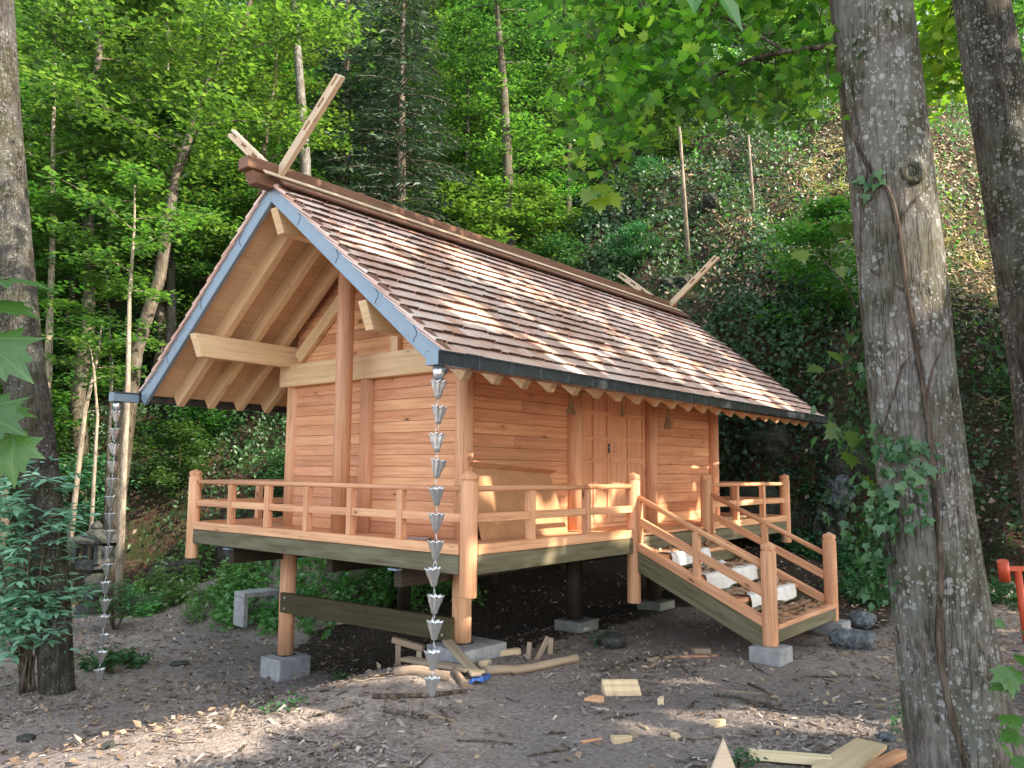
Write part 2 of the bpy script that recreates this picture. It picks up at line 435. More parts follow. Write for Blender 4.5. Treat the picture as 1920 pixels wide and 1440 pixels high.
def leafmat(name, stops, trans, tcol, rough=.45, objvar=.25, gloss=.07):
    s = NT(name); var = s.attr()
    col = s.ramp(var, stops)
    rr = s.rand()
    hs = s.n('ShaderNodeHueSaturation', i_Color=col)
    s.t.links.new(s.math('ADD', s.math('MULTIPLY', rr, .05*objvar*4), .5-.025*objvar*4), hs.inputs['Hue'])
    s.t.links.new(s.math('ADD', s.math('MULTIPLY', rr, objvar*1.6), 1-objvar*.8), hs.inputs['Value'])
    col = hs.outputs[0]
    d = s.n('ShaderNodeBsdfDiffuse', i_Color=col)
    t = s.n('ShaderNodeBsdfTranslucent', i_Color=s.mix(1, col, tcol, 'MULTIPLY'))
    g = s.n('ShaderNodeBsdfGlossy', i_Color=(1, 1, 1, 1), i_Roughness=rough)
    m1 = s.n('ShaderNodeMixShader', i_0=trans, i_1=d.outputs[0], i_2=t.outputs[0])
    m2 = s.n('ShaderNodeMixShader', i_0=gloss, i_1=m1.outputs[0], i_2=g.outputs[0])
    return s.out(m2.outputs[0])
M['leaf'] = leafmat('forest_leaf', [(0, (.018, .055, .013)), (.5, (.038, .098, .02)), (.9, (.07, .15, .028)), (1, (.12, .19, .035))], .5, (2.2, 2.3, 1.4), rough=.45, gloss=.05)
M['leaf_sun'] = leafmat('sunny_leaf', [(0, (.03, .085, .013)), (.5, (.065, .155, .023)), (1, (.15, .25, .04))], .5, (2.4, 2.4, 1.4), rough=.38, gloss=.10)
M['leaf_maple'] = leafmat('maple_leaf', [(0, (.03, .085, .010)), (.45, (.075, .18, .018)), (.8, (.16, .30, .03)), (1, (.30, .38, .05))], .5, (2.5, 2.6, 1.3), gloss=.05)
M['leaf_blue'] = leafmat('blue_green_leaf', [(0, (.12, .27, .19)), (.5, (.20, .41, .29)), (1, (.30, .53, .39))], .3, (1.6, 1.9, 1.4), gloss=.09)
M['leaf_ivy'] = leafmat('ivy_leaf', [(0, (.015, .042, .015)), (.5, (.028, .072, .025)), (1, (.055, .125, .042))], .2, (1.6, 1.9, 1.1), rough=.5, gloss=.035)
M['leaf_ivy_lit'] = leafmat('tree_ivy_leaf', [(0, (.03, .10, .04)), (.5, (.05, .155, .055)), (1, (.09, .22, .075))], .3, (1.6, 1.9, 1.1), rough=.45, gloss=.04)
M['leaf_under'] = leafmat('undergrowth_leaf', [(0, (.014, .042, .014)), (.5, (.030, .082, .023)), (1, (.065, .145, .036))], .35, (2.0, 2.2, 1.2), rough=.5, gloss=.04)
M['leaf_herb'] = leafmat('herb_leaf', [(0, (.06, .16, .045)), (.5, (.10, .245, .065)), (1, (.17, .34, .08))], .45, (2.0, 2.2, 1.3))
M['needle'] = leafmat('fir_needle', [(0, (.03, .065, .04)), (.5, (.06, .12, .07)), (1, (.14, .21, .125))], .1, (1.3, 1.5, 1.1), gloss=.06)
M['dry'] = leafmat('dry_leaf', [(0, (.12, .08, .05)), (.4, (.25, .175, .115)), (.8, (.38, .28, .19)), (1, (.5, .40, .29))], .15, (1.2, 1.1, .9), rough=.6, objvar=0, gloss=.03)
M['dry_pale'] = leafmat('pale_dry_leaf', [(0, (.22, .15, .085)), (.5, (.40, .29, .18)), (1, (.62, .50, .34))], .15, (1.2, 1.1, .9), rough=.6, objvar=0, gloss=.02)
M['chip'] = leafmat('wood_chip', [(0, (.085, .065, .056)), (.35, (.20, .165, .145)), (.75, (.37, .31, .27)), (1, (.66, .56, .44))], .05, (1, 1, 1), rough=.6, objvar=0, gloss=.03)
M['straw'] = leafmat('dry_grass', [(0, (.14, .16, .035)), (.5, (.30, .29, .08)), (1, (.50, .43, .18))], .4, (1.5, 1.5, 1), objvar=0)
M['shaving'] = leafmat('bark_shaving', [(0, (.22, .12, .07)), (.5, (.38, .23, .14)), (1, (.56, .40, .27))], .05, (1, 1, 1), objvar=0, gloss=.03)

def near_leaf():
    s = NT('veined_maple_leaf'); uv = s.uv(); var = s.attr()
    sp = s.n('ShaderNodeSeparateXYZ', i_0=uv); x, y = sp.outputs[0], sp.outputs[1]
    ang = s.math('ARCTAN2', x, y)
    vein = None
    for a in (0, .80, -.80, 1.62, -1.62):
        dd = s.math('MULTIPLY', s.math('ABSOLUTE', s.math('SUBTRACT', ang, a)), s.math('ADD', s.math('ABSOLUTE', y), s.math('ABSOLUTE', x)))
        l = s.math('SUBTRACT', 1, s.math('MULTIPLY', dd, 55), True); vein = l if vein is None else s.math('MAXIMUM', vein, l)
    side = s.math('SUBTRACT', 1, s.math('MULTIPLY', s.math('ABSOLUTE', s.math('SINE', s.math('MULTIPLY', s.math('SUBTRACT', y, s.math('ABSOLUTE', x)), 26))), 6), True)
    v = s.math('MAXIMUM', vein, s.math('MULTIPLY', side, .35))
    n = s.noise(s.vec(uv, (5, 5, 1)), 1, 4)
    col = s.ramp(s.math('ADD', s.math('MULTIPLY', var, .5), s.math('MULTIPLY', n, .5)), [(.2, (.035, .105, .015)), (.5, (.06, .165, .022)), (.8, (.11, .23, .03))])
    spot = s.math('GREATER_THAN', s.noise(s.vec(uv, (11, 11, 1)), 1, 2), .69)
    col = s.mix(s.math('MULTIPLY', spot, .5), col, (.16, .10, .03))
    col = s.mix(s.math('MULTIPLY', v, .5), col, (.17, .27, .07))
    d = s.n('ShaderNodeBsdfDiffuse', i_Color=col); t = s.n('ShaderNodeBsdfTranslucent', i_Color=s.mix(1, col, (2.3, 2.5, 1.2), 'MULTIPLY'))
    g = s.n('ShaderNodeBsdfGlossy', i_Color=(1, 1, 1, 1), i_Roughness=.45)
    m1 = s.n('ShaderNodeMixShader', i_0=.5, i_1=d.outputs[0], i_2=t.outputs[0]); m2 = s.n('ShaderNodeMixShader', i_0=.05, i_1=m1.outputs[0], i_2=g.outputs[0])
    return s.out(m2.outputs[0])
M['leaf_near'] = near_leaf()

def ground():
    s = NT('forest_soil'); p = s.pos()
    big = s.noise(p, .55, 4); mid = s.noise(p, 4, 5, .65); fine = s.noise(p, 26, 5, .7); grit = s.voro(p, 55)
    col = s.ramp(fine, [(.3, (.15, .125, .11)), (.5, (.30, .262, .235)), (.66, (.43, .385, .355))])
    col = s.mix(s.ramp(big, [(.38, (0, 0, 0)), (.6, (1, 1, 1))]), s.mix(1, col, (.72, .72, .74), 'MULTIPLY'), s.mix(1, col, (1.12, 1.06, 1.0), 'MULTIPLY'))
    col = s.mix(s.math('MULTIPLY', s.ramp(mid, [(.45, (0, 0, 0)), (.62, (1, 1, 1))]), .55), col, (.21, .17, .145))
    col = s.mix(s.math('MULTIPLY', s.math('SUBTRACT', 1, s.math('MULTIPLY', grit, 3.2), True), .6), col, (.27, .245, .23))
    earth_and_shade = s.ramp(fine, [(.3, (.022, .016, .012)), (.5, (.055, .041, .031)), (.68, (.12, .092, .07))])  # dark brown soil colour that also paints shade under the shrine floor
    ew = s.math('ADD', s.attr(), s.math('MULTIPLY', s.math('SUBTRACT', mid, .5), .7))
    col = s.mix(s.ramp(ew, [(.4, (0, 0, 0)), (.6, (1, 1, 1))]), col, earth_and_shade)
    h = s.math('ADD', s.math('MULTIPLY', fine, .7), s.math('MULTIPLY', grit, .3))
    return s.pbr(col, .95, 0, s.bump(h, 1.0, .03), spec=.15)
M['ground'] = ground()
def hill():
    s = NT('hill_soil'); p = s.pos()
    mid = s.noise(p, 2.2, 6, .68); fine = s.noise(p, 17, 5, .7); big = s.noise(p, .35, 4)
    col = s.ramp(fine, [(.3, (.02, .015, .01)), (.5, (.075, .054, .036)), (.68, (.17, .125, .082))])
    vs = s.voro(p, 16, out=1); col = s.mix(.55, col, s.mix(1, col, s.mix(.75, (1, 1, 1), vs), 'MULTIPLY'))
    col = s.mix(s.ramp(mid, [(.48, (0, 0, 0)), (.6, (.9, .9, .9))]), col, (.032, .042, .016))
    return s.pbr(col, .95, 0, s.bump(s.math('ADD', mid, fine), 1.0, .08), spec=.1)
M['hill'] = hill()
# ---------------------------------------------------------------- the shrine
W, LX = 4.6, 7.25                       # veranda between corner posts
WX0, WX1, WY0, WY1 = .817, 6.493, .836, 3.764   # wall posts
RX0, RX1 = -.59, 8.27                   # gable ends of the roof
RZ, TAN = 3.69, .79                     # ridge and slope
XS1, XS2 = 2.72, 4.54                   # staircase
YG0, YG1, GX0 = -.42, 5.02, -.83
DX1, DX2 = 2.742, 4.545
O = (3.6, 2.3, -1.15)
TH = math.atan(TAN); CT, ST = math.cos(TH), math.sin(TH)

shrine = thing('wooden_shrine', O, 'new larch wood shrine on posts with a steep shingled roof and railed veranda', 'shrine')

def S(mb, name, mat, parent=None, bevel=.004, label=None):
    o = mb.build(name, M[mat], parent or shrine, O, bevel)
    if label: o['label'] = label
    return o

# walls of horizontal boards -------------------------------------------------
def plank_wall_x(name, x0, x1, y, z1, t=.03):
    m = MB(); z = 0.0; k = 0
    while z < z1-.02:
        h = min(.134, z1-z)
        sp = [x0, x1]
        if x1-x0 > 1.5 and k % 3 == 1:
            sp = [x0, x0+(x1-x0)*rnd.uniform(.3, .7), x1]
        for a, b in zip(sp, sp[1:]): m.box(a+.001, b-.001, y-t/2, y+t/2+rnd.uniform(-.002, .002), z+.004, z+h)
        z += h; k += 1
    return S(m, name, 'larch_wall', bevel=.002)
plank_wall_x('wall', WX0+.06, DX1-.06, WY0+.03, 1.72)
plank_wall_x('wall', DX2+.06, WX1-.06, WY0+.03, 1.72)
plank_wall_x('wall', WX0+.06, WX1-.06, WY1-.03, 1.72)

def plank_wall_y(x, t=.03):
    m = MB(); z = 0.0
    while z < 3.2:
        h = .122; zt = z+h
        half = min(WY1-2.3-.06, (RZ-.13-zt)/TAN + .05) if zt > 1.7 else WY1-2.3-.06
        if half < .1: break
        # a post in the middle splits the boards
        for a, b in (((2.3-half, 2.3-.05), (2.3+.05, 2.3+half)) if zt < 1.72 else ((2.3-half, 2.3+half),)): m.box(x-t/2, x+t/2+rnd.uniform(-.002, .002), a, b, z+.004, zt)
        z = zt
    return S(m, 'wall', 'larch_wall', bevel=.002)
plank_wall_y(WX0-.02); plank_wall_y(WX1+.02)
m = MB(); m.box(WX0+.04, WX1-.04, WY0+.07, WY1-.07, .01, .03); S(m, 'inner_floor', 'larch')

def round_post(name, x, y, z0, z1, r=.095, mat='larch_post'):
    m = MB(); m.tube([(x, y, z0), (x, y, (z0+z1)/2), (x, y, z1)], r, 24)
    return S(m, name, mat, bevel=0)
for x in (WX0, WX1):
    for y in (WY0, WY1): round_post('wall_post', x, y, 0, 1.95 if y == WY0 else 1.95)
    round_post('wall_post', x + (-.04 if x == WX0 else .04), 2.3, 0, 1.71, .09)
for x in (DX1, DX2): round_post('door_post', x, WY0-.01, 0, 1.78)
round_post('ridge_post', .42, 2.3, 0, 3.12, .095)
round_post('ridge_post', WX1+.40, 2.3, 0, 3.12, .095)
# posts that carry on under the floor to the footings
UZ = {}
for x in (WX0, 2.75, 4.62, WX1):
    for y in (WY0, WY1):
        zb = -1.545 + .545*float(sstep(1.0, 3.0, np.array(3.764-y))) if x < 1 else (-1.0 - (.30 if y > 2 else .02))
        if x < 1: zb = -.997 if y < 2 else -1.543
        UZ[(x, y)] = zb
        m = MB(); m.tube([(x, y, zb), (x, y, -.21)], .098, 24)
        S(m, 'foundation_post', 'larch_post' if x < 1 else 'shadow_beam', bevel=0)  # posts farther under the floor take the wood with painted-in shade
        m = MB(); m.box(x-.09, x+.09, y-.09, y+.09, zb-.012, zb); S(m, 'post_plate', 'black', bevel=0)

# gable frame -----------------------------------------------------------------
for sgn, xw in ((1, WX0), (-1, WX1)):
    xo = xw - sgn*.115; xi = xw - sgn*.037
    xa, xb = min(xo, xi), max(xo, xi)
    m = MB(); m.box(xa-.02*(sgn > 0), xb+.02*(sgn < 0), .68, 3.92, 1.715, 1.99, var=.95); S(m, 'tie_beam', 'spruce', bevel=.006)
    for q in (-1, 1):
        m = MB(); m.bar(((xa+xb)/2, 2.3+q*1.30, 2.06), ((xa+xb)/2, 2.3+q*.12, 2.06+1.18*TAN), .07, .16, up=(0, 0, 1), var=.9); S(m, 'gable_brace', 'spruce', bevel=.005)
        m = MB(); m.box(xa+.01, xb-.004, 2.3+q*.48-.06, 2.3+q*.48+.06, 1.9925, 2.30)
        S(m, 'strut', 'spruce', bevel=.004)
# wall plates along the eaves
for y in (WY0, WY1):
    m = MB(); m.box(WX0-.10, WX1+.10, y-.05, y+.05, 1.80, 1.96); S(m, 'wall_plate', 'spruce', bevel=.005)
# purlins that reach out under the gable overhang
for yy, zt, zb, w, x0 in ((2.3, 3.385, 3.13, .12, -.56), (2.3-1.45, 2.215, 1.955, .115, -.55), (2.3+1.45, 2.215, 1.955, .115, -.60)):
    m = MB(); zc = (zt+zb)/2; x1 = RX1-.05
    m.bar((x0, yy, zc), (x1, yy, zc), w, zt-zb, cut0=.10, cut1=-.10, var=.95); S(m, 'purlin', 'spruce', bevel=.005)

# roof ------------------------------------------------------------------------
def rp(s, q, off, x):
    """point on slope s(-1 front, +1 back), q metres down from the ridge, off metres above the shingle plane"""
    return (x, 2.3 + s*(q*CT + off*ST), RZ - q*ST + off*CT)
QE = 2.60/CT
roof = None
for s in (-1, 1):
    m = MB()   # boarding seen from below
    nb = 26; bw = (QE-.02)/nb
    for i in range(nb):
        q0, q1 = .02+i*bw, .02+(i+1)*bw-.0015
        P = [rp(s, q0, -.085, RX0+.03), rp(s, q1, -.085, RX0+.03), rp(s, q1, -.055, RX0+.03), rp(s, q0, -.055, RX0+.03)]
        Q = [(RX1-.03, p[1], p[2]) for p in P]
        m.hexa(P+Q if s < 0 else Q+P)
    b = S(m, 'roof', 'panel', bevel=0)
    if roof is None: roof = b
    m = MB()
    q = .16; row = 0
    nrow = 18; ex = (QE+.02)/nrow
    for row in range(nrow):
        qb = ex*(row+1); x = RX0-.018 - rnd.uniform(0, .012)
        while x < RX1+.03:
            w = rnd.choice((.09, .12, .15, .18, .21))*rnd.uniform(.9, 1.1)
            x2 = min(x+w, RX1+.035)
            jb = rnd.uniform(-.008, .008); lift = rnd.choice((0, 0, 0, 0, 0, .007))+rnd.uniform(-.002, .003); tl = rnd.uniform(-.003, .003)
            qt = max(qb-.44, .005)
            P = [rp(s, qt, -.052, x+.002), rp(s, qt, -.052, x2-.002), rp(s, qt, -.046, x2-.002), rp(s, qt, -.046, x+.002)]
            Q = [rp(s, qb+jb, -.011+lift, x+.002), rp(s, qb+jb, -.011+lift+tl, x2-.002), rp(s, qb+jb, .012+lift+tl, x2-.002), rp(s, qb+jb, .012+lift, x+.002)]
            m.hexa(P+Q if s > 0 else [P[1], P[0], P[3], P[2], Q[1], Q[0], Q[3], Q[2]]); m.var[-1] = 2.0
            x = x2
    S(m, 'roof_shingles', 'shakes', b, bevel=0)
    # rafters
    k = 0
    while True:
        x = -.19 + .4065*k
        if x > 8.1: break
        m = MB(); p0 = np.array(rp(s, .10, -.178, x)); p1 = np.array(rp(s, QE-.04, -.178, x))
        m.bar(p0, p1, .09, .185, up=(0, s*ST, CT), cut1=-.0, var=rnd.uniform(.6, 1)); S(m, 'rafter', 'spruce', b, .005)
        k += 1
    # metal sheeted bargeboards at both gables
    for x, dx in ((RX0, 1), (RX1, -1)):
        m = MB()
        # one long board, its upper end cut plumb at the apex, its tail cut plumb
        v0 = 0.0; H = .238
        top = lambda y: RZ-.012-TAN*y
        A = [(x, 2.3+s*.0005, top(0)-H), (x, 2.3+s*.0005, top(0)), (x, 2.3+s*2.60, top(2.60)), (x, 2.3+s*2.60, top(2.60)-.10), (x, 2.3+s*2.52, top(2.52)-H)]
        m.prism(A, (dx*.045, 0, 0))
        bb = S(m, 'bargeboard', 'barge', b, .004)
        if x == RX0:   # stepped sheet joints
            for t in ((.50, 1.12, 1.70, 2.2) if s < 0 else (.55, 1.3, 2.0)):
                z = top(t); y = lambda d: 2.3+s*(t+d)
                seq = [(0, .0), (-.012, -.06), (.018, -.075), (.018, -.12), (-.0, -.14), (-.02, -.195)]
                m = MB()
                for (a0, h0), (a1, h1) in zip(seq, seq[1:]):
                    m.bar((x-.0015, y(a0), z+h0-.008-TAN*a0), (x-.0015, y(a1), z+h1-.008-TAN*a1), .004, .004, up=(1, 0, 0))
                S(m, 'sheet_joint', 'seam', bb, 0)
        # thin brown batten over the board
        m = MB(); m.bar(rp(s, .04, -.004, x+dx*.02), rp(s, QE+.01, -.004, x+dx*.02), .07, .018, up=(0, s*ST, CT)); S(m, 'verge_batten', 'ridge', b, 0)
# ridge beams
m = MB(); m.box(-.93, 8.02, 2.21, 2.39, 3.695, 3.82, var=.3); S(m, 'ridge_beam', 'ridge', roof, .008)
m = MB(); m.bar((-.87, 2.3, 3.628), (8.2, 2.3, 3.628), .14, .125, cut0=.05, var=.15); S(m, 'lower_ridge_beam', 'ridge', roof, .006)
for s in (-1, 1):
    m = MB(); y = 2.3+s*.155
    m.bar((-.78, y, 3.672), (8.05, y, 3.672), .07, .018, up=(0, s*ST, CT), var=.9); S(m, 'ridge_plank', 'chigi', roof, .003)
    m = MB(); y = 2.3+s*.19; m.bar((-.60, y, 3.612), (8.25, y, 3.612), .15, .018, up=(0, s*ST, CT), var=.3); S(m, 'ridge_flashing', 'ridge', roof, 0)
# forked finials with slots
for x in (-.55, 7.74):
    for s in (-1, 1):
        m = MB(); a = np.array((0, s*CT, ST)); n = np.array((0, -s*ST, CT)); th = .055
        base = np.array((x + (.0 if x > 0 else 0), 2.3 + s*.06, 3.60)) + n*.10 + a*.10
        if s > 0: base = np.array((x+.075, 2.3 + s*.02, 3.58)) + n*.10 + a*.10
        Lg = 1.20 if s < 0 else 1.25
        p = lambda t, o: base + a*t + n*o
        m.bar(p(0, .035), p(Lg-.0, .035), th, .03, up=n, var=.7); m.bar(p(0, -.035), p(Lg+.03, -.035), th, .04, up=n, var=.7)
        cuts = [0, .58, .70, .86, .98, 1.12]
        for u0, u1 in ((0, .54), (.66, .82), (.94, 1.08)): m.bar(p(u0, .0025), p(u1, .0025), th-.001, .0345, up=n, var=.7)
        S(m, 'forked_finial', 'chigi', roof, .003)
# gutters
for y, s in ((YG0, -1), (YG1, 1)):
    m = MB(); z0, z1 = 1.49, 1.592; x0, x1 = GX0-.06, RX1+.05; hw = .062
    m.box(x0, x1, y-hw, y+hw, z0, z0+.006); m.box(x0, x1, y-hw, y-hw+.005, z0+.006, z1); m.box(x0, x1, y+hw-.005, y+hw, z0+.006, z1)
    m.box(x0, x0+.004, y-hw+.005, y+hw-.005, z0+.006, z1); m.box(x1-.004, x1, y-hw+.005, y+hw-.005, z0+.006, z1)
    m.bar((x0, y-hw*1.08, z1), (x1, y-hw*1.08, z1), .02, .014); m.bar((x0, y+hw*1.08, z1), (x1, y+hw*1.08, z1), .02, .014)
    x = -.42
    while x < RX1:
        m.box(x-.004, x+.004, y-hw-.0035, y+hw+.0035, z0-.003, z1-.012); x += .405
    g = S(m, 'gutter', 'gutter', bevel=.002)
    m = MB(); m.box(x0-.004, RX0-.002, y-hw-.003, y+hw+.003, z0-.004, z0-.001); m.box(x0-.005, x0-.001, y-hw-.003, y+hw+.003, z0-.001, z1)
    m.box(x0, RX0-.003, y+hw+.001, y+hw+.004, z0, z1-.012) if s < 0 else m.box(x0, RX0-.003, y-hw-.004, y-hw-.001, z0, z1-.012)
    S(m, 'gutter_end', 'barge', g, 0)
    m = MB(); m.tube([(GX0+.01, y, 1.375), (GX0+.01, y, 1.488)], .045, 20); S(m, 'outlet', 'steel', g, 0)

# doors -------------------------------------------------------------------------
for a, b in ((DX1+.09, 3.575), (3.578, DX2-.09)):
    m = MB(); y = WY0+.02
    st = .075; mid = (a+b)/2
    m.box(a, b, y+.005, y+.024, .05, 1.72, var=.5)
    for x0, x1 in ((a, a+st-.01), (b-st, b), (mid-.022, mid+.022)): m.box(x0, x1, y-.012, y+.0115, .05, 1.72, var=rnd.uniform(.3, .7))
    cells = [(a+st-.009, mid-.023), (mid+.023, b-st-.001)]
    for z0, z1 in ((.051, .13), (.80, .87), (1.085, 1.14), (1.40, 1.455), (1.66, 1.719)):
        for x0, x1 in cells: m.box(x0, x1, y-.010, y+.0117, z0, z1, var=rnd.uniform(.3, .7))
    dleaf = S(m, 'door', 'larch', bevel=.003)
    if a < 3:
        m = MB(); m.box(b-.062, b-.024, y-.02, y-.0125, .93, 1.05); S(m, 'lock_plate', 'black', dleaf, .002)
        m = MB(); m.tube([(b-.043, y-.024, 1.0), (b-.043, y-.018, 1.0)], .006, 10); S(m, 'keyhole', 'steel', dleaf, 0)
m = MB(); m.box(DX1-.02, DX2+.02, WY0-.03, WY0+.06, .0, .048); S(m, 'door_sill', 'larch')
m = MB(); m.box(DX1+.06, DX2-.06, WY0-.02, WY0+.06, 1.722, 1.80); S(m, 'door_lintel', 'larch')

# veranda -------------------------------------------------------------------------
m = MB()
y = .0
while y < W:
    y2 = min(y+.14, W)
    x = -.01; cuts = [-.01, rnd.uniform(2, 3), rnd.uniform(4.4, 5.5), LX+.01]
    for a, b in zip(cuts, cuts[1:]): m.box(a, b-.003, y+.002, y2-.002, -.032, rnd.uniform(-.002, .002))
    y = y2
deck = S(m, 'veranda_floor', 'larch')
hw = .05
def edge(p0, p1, parts=(('edge_board', 'larch', .05, -.038, .10), ('edge_beam', 'treated', -.041, -.205, .085))):
    for nm, mt, z1, z0, t in parts:
        m = MB(); m.bar((p0[0], p0[1], (z0+z1)/2), (p1[0], p1[1], (z0+z1)/2), t, z1-z0); S(m, nm, mt, deck, .005)
edge((0, .076, 0), (0, W-.076, 0)); edge((.076, 0, 0), (XS1-.076, 0, 0)); edge((XS2+.076, 0, 0), (LX-.076, 0, 0))
edge((LX, .076, 0), (LX, W-.076, 0)); edge((.076, W, 0), (LX-.076, W, 0)); edge((XS1+.076, 0, 0), (XS2-.076, 0, 0), (('edge_beam', 'treated', -.04, -.205, .085),))
for y in (.94, 2.3, 3.80):
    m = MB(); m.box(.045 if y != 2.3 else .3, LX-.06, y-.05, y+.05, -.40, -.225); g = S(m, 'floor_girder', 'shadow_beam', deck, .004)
    m = MB(); m.box(-.028 if y != 2.3 else .27, .044 if y != 2.3 else .299, y-.06, y+.06, -.24, -.222)
    S(m, 'girder_cap', 'barge', g, 0)
for x in np.arange(.35, LX, .62):
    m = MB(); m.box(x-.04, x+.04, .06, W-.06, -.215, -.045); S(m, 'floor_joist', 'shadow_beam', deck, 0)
# bolted brace between the two gable side posts
m = MB(); m.bar((.69, 3.70, -.905), (.69, .84, -.865), .05, .232, var=.5); br = S(m, 'cross_brace', 'moss_beam', None, .005)
for y, dz in ((3.60, 0), (.95, .04)):
    for z in (-.965, -.84):
        m = MB(); m.tube([(.655, y, z+dz), (.665, y, z+dz)], .014, 12); S(m, 'brace_bolt', 'bolt', br, 0)

# railings -------------------------------------------------------------------------
def rail_post(x, y, z0, z1, r=.076, name='railing_post', parent=None):
    m = MB()
    zc = z1-.072
    shape = lambda k, i: (1.0 if k % 4 else .985)
    m.tube([(x, y, z0), (x, y, z0+.012), (x, y, (z0+zc)/2), (x, y, zc-.022)], [r*.94, r, r, r], 24, caps=True)
    m.tube([(x, y, zc-.022), (x, y, zc-.016), (x, y, zc-.008), (x, y, zc)], [r*.9, r*.86, r*.86, r*.97], 24, caps=False)
    v = .5
    b = len(m.v)
    m.tube([(x, y, zc), (x, y, zc+.03), (x, y, zc+.043), (x, y, z1)], [r*1.03, r*1.03, r*.92, r*.08], 8, sm=False)
    return S(m, name, 'larch', parent, 0)
ZT = .686
posts = {}
for key, x, y, zb in (('c', 0, 0, -.395), ('l', 0, W, -.394), ('s1', XS1, 0, -.754), ('s2', XS2, 0, -.754), ('f', LX, 0, -.37), ('b', LX, W, -.39)):
    posts[key] = rail_post(x, y, zb, ZT)

def railing(p0, p1, bal):
    p0 = np.array(p0, float); p1 = np.array(p1, float); a = nrm(p1-p0)
    m = MB(); A = p0+a*.06; B = p1-a*.06
    m.tube([A+[0, 0, .53], B+[0, 0, .53]], .026, 12)
    top = S(m, 'railing', 'larch', None, 0)
    cuts = [p0+a*.07] + [np.array(b, float) for b in bal] + [p1-a*.07]
    m = MB()
    for c0, c1 in zip(cuts, cuts[1:]):
        m.bar(c0+a*.036*(c0 is not cuts[0])+[0, 0, .277], c1-a*.036*(c1 is not cuts[-1])+[0, 0, .277], .05, .075)
    S(m, 'middle_rail', 'larch', top, .004)
    for b in bal:
        m = MB(); b = np.array(b, float); m.bar(b+[0, 0, .051], b+[0, 0, .507], .072, .072, up=a); S(m, 'baluster', 'larch', top, .004)
Y0 = lambda x: (x, 0, 0)
railing((0, 0, 0), (0, W, 0), [(0, y, 0) for y in (.86, 1.59, 2.30, 3.02, 3.76)])
railing((0, 0, 0), (XS1, 0, 0), [Y0(.86), Y0(1.79)])
railing((XS2, 0, 0), (LX, 0, 0), [Y0(5.45), Y0(6.37)])
railing((LX, 0, 0), (LX, W, 0), [(LX, y, 0) for y in (.86, 1.59, 2.30, 3.02, 3.76)])
railing((0, W, 0), (LX, W, 0), [(x, W, 0) for x in (.9, 1.9, 2.9, 3.9, 4.9, 5.9, 6.6)])

# staircase -----------------------------------------------------------------------
YS = -1.547; SL = (-.94+.30)/(-1.47)     # fall per metre towards the visitor
stair = None
for x, s in ((XS1, -1), (XS2, 1)):
    zl = lambda y, z0: z0 + (y+.07)*.455
    m = MB()
    def sloped(m, z0, th, y0, y1, w, var=None):
        P = []
        for y in (y0, y1):
            zb = zl(y, z0); P += [(x-w/2, y, zb-th), (x+w/2, y, zb-th), (x+w/2, y, zb), (x-w/2, y, zb)]
        m.hexa(P if False else [P[1], P[0], P[3], P[2], P[5], P[4], P[7], P[6]], var=var)
    sloped(m, -.178, .225, -.077, YS+.06, .075)
    st_ = S(m, 'staircase', 'treated', None, .004)
    if stair is None: stair = st_
    m = MB(); sloped(m, -.088, .087, -.077, YS+.06, .11, .5); S(m, 'stringer_cap', 'larch', st_, .005)
    m = MB(); m.tube([(x, -.06, zl(-.06, .405)), (x, YS+.05, zl(YS+.05, .405))], .03, 12); S(m, 'handrail', 'larch', st_, 0)
    m = MB(); sloped(m, .195, .09, -.077, -.735, .05, .6); sloped(m, .195, .09, -.805, YS+.06, .05, .4); S(m, 'middle_rail', 'larch', st_, .004)
    m = MB(); m.bar((x, -.77, zl(-.77, -.09)-.02), (x, -.77, zl(-.77, .385)), .068, .068, up=(0, 1, 0)); S(m, 'baluster', 'larch', st_, .004)
    m = MB(); m.box(x-.03, x+.03, -.108, -.078, -.09, .38); S(m, 'rail_stop', 'larch', st_, .003)
    rail_post(x, YS, -1.0, .006, name='newel_post', parent=st_)
for i, (z, y0, y1) in enumerate(((-.205, -.40, -.06), (-.405, -.80, -.42), (-.605, -1.19, -.82), (-.80, -1.62, -1.20))):
    m = MB(); n = 3; w = (y1-y0)/n
    for k in range(n): m.box(XS1+.045, XS2-.045, y0+k*w, y0+(k+1)*w-.004, z-.045, z+rnd.uniform(-.001, .001))
    S(m, 'tread', 'larch', stair, .004)
    m = MB(); m.box(XS1+.045, XS2-.045, y0+.01, y0+.05, z-.175 if i < 3 else z-.17, z-.047); S(m, 'riser', 'treated', stair, .003)
# ---------------------------------------------------------------- terrain
_D0R = [-40, -14, -8, -5, -2, .5, 2.5, 4, 5.5, 7, 8.5, 10, 13, 18, 40]
_D0D = [14, 14.5, 15, 15, 15.8, 17, 16.6, 15, 14, 12.8, 10.6, 9.6, 9.5, 11, 16]
_UD = [14, 14.5, 15, 15, 15.8, 17, 16.3, 15.5, 14.8, 14.1, 13.5, 13.0, 12.5, 13, 16]   # foot line of the upper slope
_CR = [-14, -6, -3, 0, 2, 4, 6, 7.5, 9, 12]
_CH = [.5, 1.3, 1.6, 3.0, 4.4, 5.2, 5.0, 3.4, 2.6, 1.8]
_SR = [-30, -14, -6, -2, 2, 6, 9, 14, 30]
_SS = [.56, .62, .66, .74, .88, 1.0, 1.08, 1.0, .6]

def smooth_interp(x, xs, ys):
    return (np.interp(x-.6, xs, ys) + np.interp(x, xs, ys)*2 + np.interp(x+.6, xs, ys))/4

def hill_s(r, d):
    return d - smooth_interp(r, _D0R, _D0D) + .5*vnoise(r*.6, d*.2, 5)

